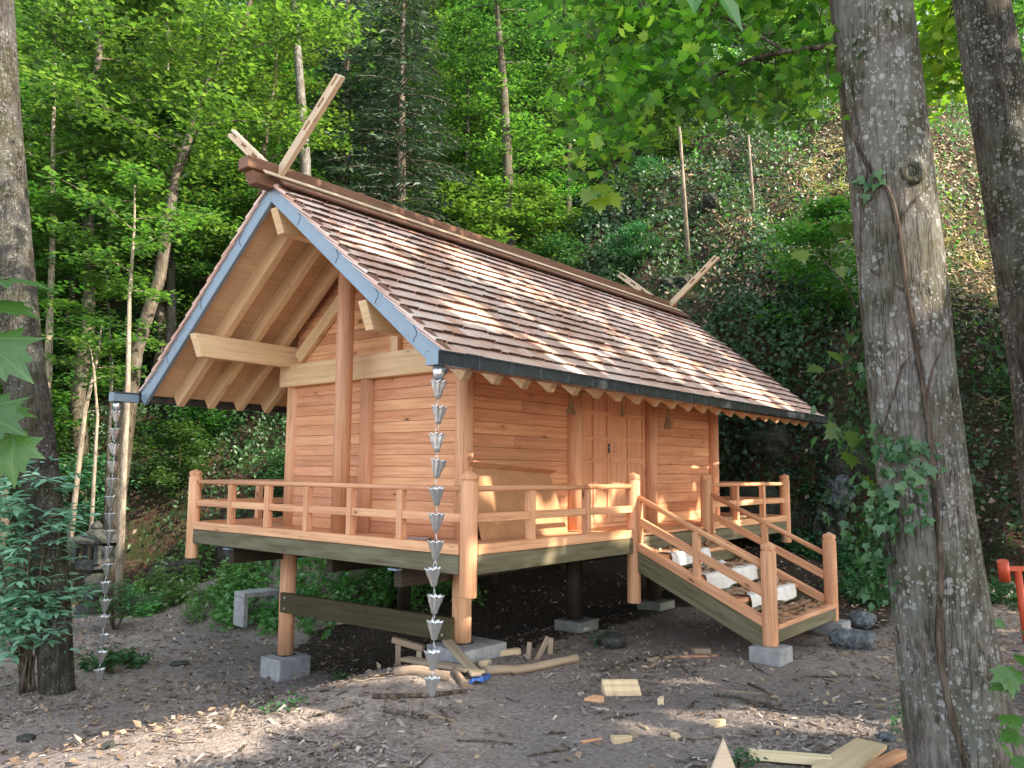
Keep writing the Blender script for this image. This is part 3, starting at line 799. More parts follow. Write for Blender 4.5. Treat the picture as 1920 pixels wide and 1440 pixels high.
def height(x, y, detail=True):
    x = np.asarray(x, float); y = np.asarray(y, float)
    r, d = to_rd(x, y)
    low = sstep(.85, 2.7, y)*(1-.62*sstep(1.5, 5.5, x))
    low = np.maximum(low, sstep(-.5, 1.6, y)*sstep(-3.0, -6.0, x)*.7)
    z = -1.15 - .64*low
    z = z + .10*sstep(-1.2, -3.6, y)*sstep(1, -2, x)                 # ground rises a little towards the viewer
    z = z + .10*np.exp(-((x+.6)**2/1.6 + (y-.35)**2/.12))            # the long low bank of swept chips
    z = z - .16*np.exp(-((x-5.1)**2/.25 + (y+2.0)**2/.3))            # little ditch by the stair foot
    z = z + .12*sstep(5.5, 9, x)
    z = z + (.85*sstep(4.3, 5.9, y) + .35*sstep(5.6, 7.5, y))*sstep(1.6, 3.2, x)*(1-sstep(9, 12, x)*.5)*(1-sstep(7.0, 8.6, y)*(1-sstep(4.5, 6.5, x)))
    z = z + .42*sstep(1.2, 4.4, y)*sstep(1.8, 3.6, x)*(1-sstep(8, 9, x)) + .40*sstep(7.3, 8.8, x)*sstep(-1.2, .8, y)   # bank close behind the shrine; ground under and beside it raised to block light
    s = hill_s(r, d)
    ch = smooth_interp(r, _CR, _CH); sl = smooth_interp(r, _SR, _SS)
    wdt = (1.0 + ch*.30)*(1+1.6*sstep(6.3, 8.6, r))
    s2 = d - smooth_interp(r, _D0R, _UD) + .5*vnoise(r*.6, d*.2, 5)
    rock = .55*fbm(r*.9, d*.9+z*0, 4, 11)*sstep(-.2, 1.2, s)
    hz = ch*sstep(0, 1, s/wdt) + sl*np.maximum(0, s2-(1.0+ch*.30)*.75)
    # a shelf above the cliff on the right
    z = z + hz + rock*(.5+.25*ch)*(1-sstep(20, 40, s)) + 1.1*fbm(r*.22, d*.22, 3, 23)*sstep(2, 9, s)
    if detail:
        z = z + .035*fbm(x*1.3, y*1.3, 3, 3) + .014*fbm(x*6, y*6, 3, 4)
    return z

def hz1(x, y): return float(height(np.array([x]), np.array([y]))[0])

def make_terrain():
    def axis(segs):
        out = [segs[0][0]]
        for a, b, st in segs:
            n = max(1, int(round((b-a)/st))); out += list(a + (b-a)*(np.arange(1, n+1)/n))
        return np.array(out)
    rs = axis([(-90, -30, 6), (-30, -14, 1.0), (-14, -7, .35), (-7, 9, .09), (9, 14, .3), (14, 30, 1.0), (30, 90, 6)])
    ds = axis([(-60, -10, 5), (-10, 2.5, .8), (2.5, 11, .08), (11, 24, .14), (24, 42, .5), (42, 80, 2), (80, 130, 5)])
    Rg, Dg = np.meshgrid(rs, ds)
    X = CAM[0] + R2[0]*Rg + F2[0]*Dg; Y = CAM[1] + R2[1]*Rg + F2[1]*Dg
    Z = height(X, Y)
    Z = np.where(Dg > 90, Z.max()*0 + np.minimum(Z, 60), Z)
    sv = hill_s(Rg, Dg)
    nr = len(rs); nd = len(ds)
    V = np.stack([X, Y, Z], -1).reshape(-1, 3)
    i = np.arange(nd-1)[:, None]*nr + np.arange(nr-1)[None, :]
    Q = np.stack([i, i+1, i+1+nr, i+nr], -1).reshape(-1, 4)
    sc = sv[:-1, :-1].reshape(-1)
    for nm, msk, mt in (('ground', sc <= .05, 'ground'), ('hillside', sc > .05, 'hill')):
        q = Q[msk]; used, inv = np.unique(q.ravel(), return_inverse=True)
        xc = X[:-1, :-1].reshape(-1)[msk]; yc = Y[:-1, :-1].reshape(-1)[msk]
        earth_and_shade = sstep(.2, 1.0, yc)*(1-sstep(4.6, 5.2, yc))*sstep(.7, 1.5, xc) + .9*sstep(4.7, 5.6, xc)*sstep(-2.6, -1.2, yc)  # dark soil plus painted shade below the floor, soil right of the stair
        o = raw_mesh(nm, V[used], 4, inv, np.clip(earth_and_shade, 0, 1), M[mt], smooth=True); o['kind'] = 'structure'
make_terrain()

def on(u, v, dmax=60):
    """where the view line through survey pixel (u, v) meets the terrain"""
    k = CF + CR*(u-960)/FPX - CU*(v-720)/FPX
    t = np.linspace(2, dmax, 3000); P = CAM[None]+t[:, None]*k[None]
    z = height(P[:, 0], P[:, 1]); b = np.nonzero(P[:, 2] < z)[0]
    i = b[0] if len(b) else len(t)-1
    return np.array([P[i, 0], P[i, 1], z[i]])

def scatter(n, rlo, rhi, dlo, dhi, dens=None, seed=1):
    g = np.random.default_rng(seed)
    r = g.uniform(rlo, rhi, n); d = g.uniform(dlo, dhi, n)
    if dens is not None:
        k = g.random(n) < dens(r, d); r, d = r[k], d[k]
    x = CAM[0]+R2[0]*r+F2[0]*d; y = CAM[1]+R2[1]*r+F2[1]*d
    return r, d, x, y, g

def normals(x, y, e=.12):
    zx = (height(x+e, y)-height(x-e, y))/(2*e); zy = (height(x, y+e)-height(x, y-e))/(2*e)
    n = np.stack([-zx, -zy, np.ones_like(zx)], -1)
    return n/np.linalg.norm(n, axis=1)[:, None]
# ---------------------------------------------------------------- holes cut in the leaves so sunbeams reach chosen spots
_az, _el = math.radians(-74), math.radians(34)
SUNV = np.array([math.cos(_el)*math.cos(_az), math.cos(_el)*math.sin(_az), math.sin(_el)])
E1 = nrm(np.cross([0, 0, 1.], SUNV)); E2 = np.cross(SUNV, E1)
# places that sunbeams reach: segment end points and radius
GAPS = [(tuple(at(1735, 60, 8.2)), tuple(at(1790, 130, 8.2)), .38), ((1.5, .2, 2.0), (1.75, -.1, 1.75), .09), ((5.0, .9, 2.6), (5.2, .6, 2.3), .10), ((7.2, 1.2, 2.8), (7.4, .9, 2.6), .10), ((6.6, 1.6, 3.1), (7.2, 1.4, 2.95), .08), ((3.3, 1.2, 2.8), (3.6, 1.0, 2.6), .09), ((.2, .6, 2.3), (.4, .3, 2.05), .08), ((1.75, 1.8, 3.3), (2.0, 1.7, 3.2), .07), ((3.59, .62, 2.40), (3.69, .02, 1.93), .13), ((2.24, 1.56, 3.2), (2.52, 1.32, 3.0), .12), ((2.92, 1.63, 3.27), (3.14, 1.36, 3.02), .12), ((4.89, 1.58, 3.2), (5.7, 1.24, 2.95), .12), ((6.34, .32, 2.15), (6.26, -.35, 1.6), .15),
        ((.75, 1.54, 3.2), (1.19, 1.28, 2.98), .13), ((.0, 1.3, 3.0), (.3, 1.0, 2.8), .08), ((2.0, .3, 2.1), (2.3, .1, 1.95), .09), ((1.3, .9, 2.5), (1.6, .7, 2.4), .08), ((4.4, .5, 2.3), (4.7, .4, 2.2), .08),
        ((1.1, .6, .45), (1.2, .6, .40), .12), ((1.5, .6, .42), (1.55, .6, .25), .10), ((1.9, .6, .45), (2.0, .6, .2), .12), ((2.35, .5, .0), (2.75, .35, .0), .16), ((2.75, .84, .3), (3.2, .84, .35), .12), ((3.5, .84, .3), (3.6, .84, .5), .09),
        ((1.0, 0, -.1), (1.1, 0, -.15), .07), ((1.5, 0, -.1), (1.6, 0, -.05), .06), ((2.2, 0, -.05), (2.3, 0, -.12), .07), ((.0, -.05, .0), (.0, -.05, -.3), .05), ((4.7, .84, .4), (4.75, .84, .1), .08), ((5.6, .84, .0), (5.9, .84, .05), .08), ((6.5, .75, .55), (6.5, .75, .7), .06),
        ((3.0, -.3, -.2), (3.3, -.45, -.3), .13), ((6.0, 0, .5), (6.9, 0, .5), .05), ((5.4, 0, .0), (5.6, 0, .1), .07),
        ((-3.3, 1.02, -1.2), (-2.2, .80, -1.12), .30), ((-2.2, .80, -1.12), (-1.2, .70, -1.08), .26), ((-1.2, .70, -1.08), (-.45, .60, -1.05), .19), ((-3.2, 1.5, -1.3), (-2.3, 1.6, -1.35), .14), ((-2.6, 2.2, -1.5), (-1.8, 2.0, -1.5), .10), ((-3.4, .6, -1.1), (-3.0, .5, -1.1), .10),
        ((.75, -2.15, -1.12), (.95, -2.55, -1.12), .20), ((.95, -2.55, -1.12), (1.25, -3.1, -1.12), .17), ((1.3, -1.3, -1.12), (1.5, -1.4, -1.12), .08), ((-.1, -1.7, -1.1), (.1, -1.8, -1.1), .07), ((.1, .2, -1.1), (.3, .1, -1.1), .06)]
_gr = random.Random(5)
for _ in range(16):      # more slivers of sun raking down the front roof
    _x, _y = _gr.uniform(.2, 7.6), _gr.uniform(.1, 2.0); _l = _gr.uniform(.2, .5)
    GAPS.append(((_x, _y, 3.69-.79*(2.3-_y)), (_x+_gr.uniform(-.05, .3), _y-_l, 3.69-.79*(2.3-_y+_l)), _gr.uniform(.05, .10)))
def sun_ok(P):
    a = P @ E1; b = P @ E2; keep = np.ones(len(P), bool)
    for A, B, rad in GAPS:
        A = np.array(A); B = np.array(B); a0, b0, a1, b1 = A @ E1, A @ E2, B @ E1, B @ E2
        L2 = (a1-a0)**2+(b1-b0)**2+1e-9; t = np.clip(((a-a0)*(a1-a0)+(b-b0)*(b1-b0))/L2, 0, 1)
        dist = np.hypot(a-(a0+t*(a1-a0)), b-(b0+t*(b1-b0)))
        wob = 1 + .5*vnoise(a*7, b*7, 9)
        keep &= dist > rad*1.25*wob+.18
    return keep
# ---------------------------------------------------------------- footings
def solo(mb, name, mat, loc, label, cat, group=None, bevel=.006, seg=2):
    o = mb.build(name, M[mat], None, loc, bevel, True, seg)
    return tag(o, label, cat, group)
def block(x, y, zt, zb, sx, sy, mat, label, notch=False, group=None):
    m = MB()
    if notch:
        pl = [(x-sx/2, y+sy/2, zb), (x-sx/2, y+sy/2, zt), (x-sx/2, y-sy/2, zt), (x-sx/2, y-sy/2, zb)]
        pl += [(x-sx/2, y+.01+.062*math.cos(a), zb+.07*math.sin(a)) for a in np.linspace(PI, 0, 9)]
        m.prism(pl[::-1], (sx, 0, 0))
    else: m.box(x-sx/2, x+sx/2, y-sy/2, y+sy/2, zb, zt)
    return solo(m, 'concrete_footing', mat, (x, y, zb), label, 'footing', group, .012, 2)
block(.80, 3.73, -1.556, -1.84, .44, .40, 'concrete', 'notched concrete footing under the front left foundation post', True)
block(.86, .80, -1.012, -1.20, .62, .52, 'concrete', 'flat wide concrete footing under the foundation post by the near corner')
block(XS1, YS, -1.002, -1.22, .33, .32, 'concrete', 'clean concrete footing under the near newel post of the stair')
block(XS2+.02, YS, -1.002, -1.22, .32, .32, 'concrete', 'concrete footing under the right newel post of the stair')
for (x, y), zb in UZ.items():
    if x < 1: continue
    block(x+.02, y-.02, zb-.013, min(zb-.2, hz1(x, y)-.05), .40, .36, 'concrete_dark', ('dark grey concrete footing in the dark under the shrine, ' + ('front row, ' if y < 2 else 'back row, ') + {2.75: 'below the left door post', 4.62: 'below the right door post', WX1: 'below the far corner post'}[x]))
# hollow concrete block set down as a bench
b = np.array(on(470, 1166)); a = nrm(-F2*.72 + R2*.69); s_ = np.array([-a[1], a[0], 0]); s_ = s_ if s_ @ R2 > 0 else -s_
m = MB(); hw_, H, dp, t = .25, .50, .34, .075
c0 = b + np.array([0, 0, -.02]) - a*0
m.bar(c0+s_*-hw_+a*dp/2+[0, 0, 0], c0+s_*-hw_+a*dp/2+[0, 0, H-t-.002], t, dp, up=a); m.bar(c0+s_*hw_+a*dp/2, c0+s_*hw_+a*dp/2+[0, 0, H-t-.002], t, dp, up=a)
m.bar(c0-s_*(hw_+t/2)+a*dp/2+[0, 0, H-t/2], c0+s_*(hw_+t/2)+a*dp/2+[0, 0, H-t/2], dp, t)
solo(m, 'hollow_block', 'concrete', tuple(b), 'hollow grey concrete block standing like a small bench behind the left footing', 'concrete block', None, .012, 2)

# ---------------------------------------------------------------- rain chains
def cup_mesh():
    m = MB(); n = 48
    prof = [(.0, .018), (.004, .023), (.03, .027), (.06, .036), (.09, .047), (.115, .051), (.126, .055), (.134, .061)]
    def ring(z, r, amp, inn=0): return [(r*(1+amp*math.cos(8*2*PI*k/n))*math.cos(2*PI*k/n), r*(1+amp*math.cos(8*2*PI*k/n))*math.sin(2*PI*k/n), z + (.006*math.cos(8*2*PI*k/n) if z > .125 else 0)) for k in range(n)]
    rings = [ring(z, r, .04+.11*z/.13) for z, r in prof] + [ring(z, r-.003, .04+.11*z/.13) for z, r in prof[::-1]]
    for i, rg in enumerate(rings):
        b = len(m.v); m.v += rg
        if i:
            for k in range(n): k2 = (k+1) % n; m.face((b-n+k, b-n+k2, b+k2, b+k), ((0, 0),)*4, .5, True)
    return m
def link_mb(z0, z1):
    m = MB(); w = .018
    m.tube([(0, -.004, z0), (w*.6, 0, (z0+z1)/2), (w*1.4, .004, z1)], .0022, 5); m.tube([(0, .004, z0), (-w*.6, 0, (z0+z1)/2), (-w*1.4, -.004, z1)], .0022, 5)
    m.tube([(-.004, 0, z0), (.004, 0, z0)], .003, 5)
    return m
CUP = LNK = None
def rain_chain(x, y, ztop, n, label, step=.2):
    global CUP, LNK
    t = thing('rain_chain', (x, y, ztop-step*n), label, 'rain chain')
    for i in range(n):
        zc = (ztop-.165-step*i) - (ztop-step*n)
        if CUP is None: c = cup_mesh().build('cup', M['steel'], t); CUP = c; k = link_mb(.005-.0, -.085).build('link', M['steel'], c); LNK = k
        else:
            c = CUP.copy(); COL.objects.link(c); c.parent = t
            if i < n-1: k = LNK.copy(); COL.objects.link(k); k.parent = c
        c.location = (rnd.uniform(-.006, .006), rnd.uniform(-.006, .006), zc+rnd.uniform(-.008, .008)); c.rotation_euler = (rnd.uniform(-.10, .10), rnd.uniform(-.10, .10), rnd.uniform(0, 6))
rain_chain(GX0+.01, YG0, 1.395, 12, 'steel rain chain of fluted cups hanging from the near gutter corner')
rain_chain(GX0+.01, YG1, 1.395, 16, 'longer steel rain chain of fluted cups hanging from the left gutter end')

# ---------------------------------------------------------------- straw tassels on a rope below the eaves
m = MB(); m.tube([(1.4, .32, 1.62), (1.93, .30, 1.545), (2.45, .30, 1.60), (2.99, .30, 1.575), (3.5, .30, 1.60), (4.10, .30, 1.55), (4.7, .32, 1.62)], .011, 8)
solo(m, 'straw_rope', 'rope', (1.93, .3, 1.55), 'thin straw rope strung under the front eaves', 'rope', None, 0)
for i, (x, zt, zb, w, lb) in enumerate(((1.93, 1.545, 1.30, .055, 'thick dark straw tassel under the eaves left of the door'), (2.99, 1.575, 1.35, .03, 'thinnest straw tassel under the eaves in front of the door'), (4.10, 1.55, 1.25, .055, 'loose straw tassel under the eaves right of the door'))):
    t = thing('straw_tassel', (x, .3, zb), lb, 'tassel'); m = MB(); g_ = random.Random(i)
    for k in range(36):
        a_ = g_.uniform(0, 6.28); r_ = w*math.sqrt(g_.random()); e = (r_*math.cos(a_), r_*math.sin(a_), g_.uniform(-.01, .03)); h_ = zt-zb-.05
        m.tube([(e[0]*.12, e[1]*.12, h_), (e[0]*.5, e[1]*.5, h_*.5), e], [.0045, .0045, .0035], 4, caps=False)
    m.build('strands', M['rope'], t); m = MB(); m.tube([(0, 0, zt-zb-.07), (0, 0, zt-zb-.04), (0, 0, zt-zb)], [w*.30, w*.25, .006], 10); m.build('binding', M['rope'], t)

# ---------------------------------------------------------------- loose things on the veranda and the stair
t = thing('cardboard_sheet', (1.55, .6, 0), 'big brown cardboard sheet leaning on the front wall left of the door', 'cardboard')
m = MB(); m.prism([(.84, .60, .003), (2.30, .60, .003), (2.16, .755, .66), (.80, .755, .72)], (0, .008, .001)); m.build('sheet', M['card'], t, (1.55, .6, 0))
m = MB(); m.prism([(.80, .752, .722), (2.17, .752, .662), (2.19, .66, .700), (.78, .70, .775)], (0, .002, .006)); m.build('flap', M['card'], t, (1.55, .6, 0))
def crumple(name, mat, loc, sx, sy, amp, label, cat, rz=0, seed=1, n=16, lift=.012):
    m = MB(); xs = np.linspace(-.5, .5, n)
    X_, Y_ = np.meshgrid(xs, xs); Zc = amp*(fbm(X_*3+seed, Y_*3, 3, seed)+.25) + lift
    ed = 1+.25*vnoise(X_*4, Y_*4, seed+5)
    for j in range(n):
        for i in range(n):
            a_ = rz; x_, y_ = X_[j, i]*sx*ed[j, i], Y_[j, i]*sy*ed[j, i]
            m.v.append((loc[0]+x_*math.cos(a_)-y_*math.sin(a_), loc[1]+x_*math.sin(a_)+y_*math.cos(a_), loc[2]+max(.004, float(Zc[j, i]))))
    for j in range(n-1):
        for i in range(n-1): m.face((j*n+i, j*n+i+1, (j+1)*n+i+1, (j+1)*n+i), ((0, 0),)*4, .5, False)
    return solo(m, name, mat, loc, label, cat, None, 0)
crumple('paper_sheet', 'paper', (.42, 1.05, .002), .34, .22, .03, 'mauve paper sheet lying on the veranda beside the near rain chain', 'paper', .5, 3)
for i, (x0, x1, z, yn, hgt, lb) in enumerate(((2.80, 3.72, -.205, -.40, .13, 'sunlit white protective sheet over the top tread of the stair'), (2.80, 4.12, -.405, -.80, .15, 'white protective sheet over the second tread of the stair'), (3.05, 4.30, -.605, -1.19, .13, 'white protective sheet over the third tread of the stair'))):
    m = MB(); ns = 26; prof = [(.20, .010), (.10, .016), (.03, .018), (-.02, .012), (-.035, -.02), (-.04, -.06), (-.045, -hgt)]; xs = np.linspace(x0, x1, ns)
    for q, (py, pz) in enumerate(prof):
        for k_, xx in enumerate(xs):
            f_ = float(fbm(np.array(xx*4.0), np.array(q*.55+i*9), 3, 60+i)); drop = hgt*(.35*f_) if q >= 5 else 0
            m.v.append((xx, yn+py+f_*.018*(q > 2)+(.05*f_ if q == 0 else 0), z+pz+abs(f_)*.012*(q < 4)+drop))
    for q in range(len(prof)-1):
        for k_ in range(ns-1): m.face((q*ns+k_, q*ns+k_+1, (q+1)*ns+k_+1, (q+1)*ns+k_), ((0, 0),)*4, .5, False)
    solo(m, 'protective_sheet', 'wrap', (x0, yn, z-hgt), lb, 'white sheet', None, 0)
crumple('plastic_film', 'wrap', (3.55, -.50, -.392), .55, .30, .10, 'crumpled translucent wrapping heaped on the upper stair', 'wrapping', .2, 8)
for i, (x, y, z, sx, sy, lb) in enumerate(((3.25, -.20, -.203, .85, .26, 'brown paper lying on the top tread of the stair'), (3.3, -.62, -.403, .9, .30, 'torn brown paper lying on the second tread of the stair'), (3.75, -1.02, -.603, .9, .30, 'brown paper with debris on the third tread of the stair'))):
    crumple('brown_paper', 'card', (x, y, z), sx, sy, .02, lb, 'paper', 0, 20+i)
g_ = np.random.default_rng(12); n = 620
tr_z = g_.integers(0, 4, n); yy = np.choose(tr_z, [-.23, -.61, -1.0, -1.41]) + g_.uniform(-.16, .16, n); zz = np.choose(tr_z, [-.192, -.39, -.59, -.793])
o = leaves('bark_shavings', np.stack([g_.uniform(2.82, 4.45, n), yy, zz+g_.uniform(0, .012, n)], -1), g_.normal(0, .22, (n, 3))+[0, 0, 1], g_.normal(0, 1, (n, 3))*[1, .4, .1], g_.uniform(.05, .16, n), [(-.16, -.5, 0), (-.12, .5, .03), (.12, .45, .05), (.16, -.5, .02)], g_.random(n), M['shaving'])
tag(o, 'bark and wood shavings strewn over the stair treads', 'shavings', kind='stuff')
m = MB(); m.bar((5.8, .42, .018), (6.95, .55, .018), .10, .025); solo(m, 'plank', 'fresh', (5.8, .42, .0), 'pale plank lying on the far right veranda floor', 'plank', None, .003)

# ---------------------------------------------------------------- lantern, orange gate
lb_ = at(175, 1095, 14.2); lb_[2] = hz1(lb_[0], lb_[1])
t = thing('stone_lantern', tuple(lb_), 'small dark stone lantern in the shade behind the bluish shrub', 'stone lantern')
zt = at(175, 985, 14.2)[2]-lb_[2]; k = zt/1.15
m = MB(); m.tube([(0, 0, -.1), (0, 0, .10*k), (0, 0, .10*k), (0, 0, .14*k)], [.22*k, .22*k, .15*k, .12*k], 6, sm=False); m.build('base', M['lantern'], t)
m = MB(); m.tube([(0, 0, .14*k), (0, 0, .30*k), (0, 0, .52*k)], [.12*k, .105*k, .13*k], 12); m.build('pillar', M['lantern'], t)
m = MB(); m.tube([(0, 0, .52*k), (0, 0, .58*k), (0, 0, .65*k)], [.13*k, .24*k, .25*k], 6, sm=False); m.build('platform', M['lantern'], t)
m = MB(); h0, h1, w_ = .65*k, .93*k, .17*k
for sx in (-1, 1):
    for sy in (-1, 1): m.box(sx*w_-.035*k, sx*w_+.035*k, sy*w_-.035*k, sy*w_+.035*k, h0+.001, h1)
for sx in (-1, 1):
    m.box(sx*w_-.02*k, sx*w_+.02*k, -w_+.036*k, w_-.036*k, h0+.001, h0+.06*k); m.box(sx*w_-.02*k, sx*w_+.02*k, -w_+.036*k, w_-.036*k, h1-.05*k, h1)
    m.box(-w_+.036*k, w_-.036*k, sx*w_-.02*k, sx*w_+.02*k, h0+.001, h0+.06*k); m.box(-w_+.036*k, w_-.036*k, sx*w_-.02*k, sx*w_+.02*k, h1-.05*k, h1)
    m.box(-.012*k, .012*k, sx*w_-.012*k, sx*w_+.012*k, h0+.06*k, h1-.05*k); m.box(sx*w_-.012*k, sx*w_+.012*k, -.012*k, .012*k, h0+.06*k, h1-.05*k)
fb = m.build('fire_box', M['lantern'], t, bevel=.006); fb.rotation_euler = (0, 0, .5)
m = MB(); m.tube([(0, 0, .93*k), (0, 0, .97*k), (0, 0, 1.06*k), (0, 0, 1.10*k)], [.36*k, .37*k, .17*k, .07*k], 6, sm=False); rf = m.build('roof', M['lantern'], t)
m = MB(); m.tube([(0, 0, 1.10*k), (0, 0, 1.13*k), (0, 0, 1.17*k), (0, 0, 1.22*k)], [.05*k, .075*k, .06*k, .01], 10); m.build('finial', M['lantern'], rf)

td = 9.0
p0 = at(1908, 1070, td); p1 = at(1926, 1175, td); zg = hz1(p1[0], p1[1])
t = thing('orange_gate', (p1[0], p1[1], zg), 'small vermilion painted gate cut by the right edge of the view', 'torii gate')
o3 = (p1[0], p1[1], zg); wd_ = 1.1
m = MB(); m.tube([np.array([p1[0], p1[1], zg-.1]), p0], [.042, .038], 16); m.build('post', M['torii'], t, o3)
m = MB(); m.tube([np.array([p1[0], p1[1], zg-.1])+R2*wd_, p0+R2*(wd_-.08)], [.042, .038], 16); m.build('post', M['torii'], t, o3)
m = MB(); a_ = at(1889, 1066, td); m.bar(a_, a_+R2*(wd_+.3), .06, .05); m.build('tie_beam', M['torii'], t, o3)
m = MB(); m.tube([at(1880, 1052, td-.03), at(1884, 1088, td+.03)], .058, 16); m.build('beam_end', M['torii'], t, o3)
m = MB(); m.tube([at(1880, 1052, td-.03)+R2*(wd_+.3), at(1884, 1088, td+.03)+R2*(wd_+.3)], .058, 16); m.build('beam_end', M['torii'], t, o3)

# ---------------------------------------------------------------- scraps on the ground
def lying(u0, v0, u1, v1, w, h, mat, name, label, cat, lift=0, lift1=None, group=None, rnd_=False, n=7, taper=1, wob=.0):
    a = np.array(on(u0, v0)); b_ = np.array(on(u1, v1)); l1 = lift if lift1 is None else lift1
    a = a+[0, 0, h/2+lift-.004]; b_ = b_+[0, 0, h/2+l1-.004]
    m = MB()
    if rnd_:
        tt = np.linspace(0, 1, n); pts = [a+(b_-a)*t_ + np.array([rnd.gauss(0, wob), rnd.gauss(0, wob), abs(rnd.gauss(0, wob*.5))]) for t_ in tt]
        if lift == 0 and lift1 is None:
            for p_ in pts: p_[2] = hz1(p_[0], p_[1]) + h*.42
        m.tube(pts, [h/2*(1-(1-taper)*t_)*rnd.uniform(.9, 1.1) for t_ in tt], 9)
    else: m.bar(a, b_, w, h, w1=w*taper, h1=h*taper)
    c = (a+b_)/2; c[2] -= h/2
    return solo(m, name, mat, tuple(c), label, cat, group, 0 if rnd_ else .003, 1)
lying(741, 1268, 842, 1278, .1, .085, 'log', 'log', 'short grey peeled log lying left of the lowest rain chain cup', 'log', rnd_=True, wob=.004)
lying(908, 1266, 1082, 1242, .1, .085, 'log', 'log', 'long peeled pole lying in front of the flat footing', 'log', rnd_=True, wob=.004, taper=.85)
lying(758, 1250, 880, 1270, .12, .03, 'grey_wood', 'plank', 'weathered slab plank crossing behind the lowest rain chain cup', 'plank', .06, .05)
lying(838, 1236, 893, 1277, .10, .03, 'grey_wood', 'plank', 'short weathered plank leaning over the slab plank', 'plank', .16, .04)
lying(852, 1262, 872, 1292, .08, .06, 'log', 'log', 'stubby log piece under the crossing planks', 'log', rnd_=True, wob=.003)
lying(882, 1266, 930, 1262, .07, .03, 'fresh', 'plank', 'pale offcut strip beside the long peeled pole', 'offcut', .01)
lying(700, 1312, 876, 1302, .05, .045, 'twig', 'branch', 'grey bare branch lying below the lowest rain chain cup', 'branch', rnd_=True, wob=.012, taper=.6)
lying(722, 1336, 800, 1349, .06, .035, 'twig', 'bark_piece', 'brown bark-covered stick in front of the grey bare branch', 'branch', rnd_=True, wob=.006)
lying(800, 1340, 850, 1354, .03, .02, 'log', 'stick', 'thin peeled stick beside the brown bark-covered stick', 'stick', rnd_=True, wob=.004)
lying(925, 1232, 974, 1226, .07, .06, 'fresh', 'offcut', 'pale square timber offcut in front of the flat footing', 'offcut')
lying(903, 1250, 915, 1246, .06, .05, 'fresh', 'offcut', 'tiny pale block offcut between the flat footing and the planks', 'offcut')
lying(612, 1177, 648, 1172, .10, .03, 'fresh', 'offcut', 'pale board offcut on the dirt behind the cross brace', 'offcut', .02)
# small trestle of scrap battens
b = np.array(on(768, 1246)); t = thing('scrap_trestle', tuple(b), 'little trestle of scrap battens left of the near rain chain', 'trestle')
dT = to_rd(b[0], b[1])[1]
m = MB(); m.bar(at(737, 1199, dT+.1), at(794, 1216, dT-.02), .06, .055); m.build('top_batten', M['grey_wood'], t, b, .003)
for (u0, v0, v1, q) in ((747, 1208, 1243, .08), (786, 1220, 1248, 0.0)):
    m = MB(); a_ = at(u0, v1, dT+q); a_[2] = hz1(a_[0], a_[1])-.03; m.bar(a_, at(u0, v0, dT+q), .05, .05, up=R2); m.build('leg', M['grey_wood'], t, b, .003)
# stakes
for (u0, v0, u1, v1, w, lb) in ((990, 1236, 993, 1204, .045, 'pale upright stake left of the leaning stake'), (1004, 1236, 1028, 1194, .05, 'weathered stake leaning right near the long pole'), (1031, 1226, 1033, 1196, .05, 'short weathered upright stake right of the leaning stake')):
    a_ = np.array(on(u0, v0)); dq = to_rd(a_[0], a_[1])[1]; m = MB(); m.bar(a_-[0, 0, .03], at(u1, v1, dq+.02), w, w, up=R2); solo(m, 'stake', 'grey_wood', tuple(a_), lb, 'stake', None, .003)
# the pale moulding offcut and its neighbours
a_ = np.array(on(1135, 1306)); b_ = np.array(on(1203, 1306)); ax = nrm(b_-a_); bx = nrm(np.cross([0, 0, 1], ax)); m = MB()
pr = [(0, 0), (.13, 0), (.13, .03), (.10, .035), (.085, .065), (.04, .075), (.03, .10), (0, .105)]
m.prism([a_-bx*0+bx*(.13-y)*1+np.array([0, 0, z]) for y, z in pr], (b_-a_)); solo(m, 'moulding_offcut', 'fresh', tuple(a_), 'cream moulded timber offcut lying on the chips in the centre foreground', 'offcut', None, .002)
def wedge(u, v, L, w, h, rz, mat, label, name='offcut', cat='offcut'):
    c = np.array(on(u, v)); a_ = np.array([math.cos(rz), math.sin(rz), 0]); m = MB(); m.bar(c-a_*L/2+[0, 0, h/2-.004], c+a_*L/2+[0, 0, h/2-.004], w, h, w1=w*.6, h1=h*.75); solo(m, name, mat, tuple(c), label, cat, None, .003)
wedge(1118, 1312, .14, .16, .025, .3, 'larch', 'reddish shingle offcut left of the cream moulding')
wedge(1240, 1318, .11, .05, .05, .4, 'fresh', 'pale wedge offcut right of the cream moulding')
wedge(1166, 1392, .14, .07, .045, -.6, 'fresh', 'pale wedge offcut in front of the reddish shingle')
wedge(1187, 1380, .10, .05, .03, .8, 'grey_wood', 'small dull offcut touching the pale front wedge')
wedge(1268, 1384, .05, .11, .03, -.7, 'fresh', 'small upright pale chip block between the wedge and the plank')
wedge(1347, 1362, .12, .06, .05, -.3, 'fresh', 'pale block at the edge of the sunny patch')
wedge(1110, 1390, .16, .04, .015, -.4, 'larch', 'flat reddish splinter left of the pale front wedge')
wedge(1225, 1238, .16, .10, .03, .1, 'grey_wood', 'tan board scrap in front of the dark footing')
lying(1128, 1262, 1196, 1238, .03, .03, 'bark_dark', 'stick', 'dark bent stick in front of the shaded stone', 'stick', rnd_=True, wob=.006)
lying(1208, 1242, 1262, 1226, .06, .035, 'bark_dark', 'bark_piece', 'dark slab of bark right of the dark bent stick', 'bark', rnd_=True, wob=.005)
lying(1245, 1234, 1345, 1230, .05, .015, 'larch', 'strip', 'thin reddish strip of wood left of the near newel footing', 'strip')
lying(1300, 1225, 1330, 1224, .08, .05, 'grey_wood', 'offcut', 'dull timber stub behind the thin reddish strip', 'offcut')
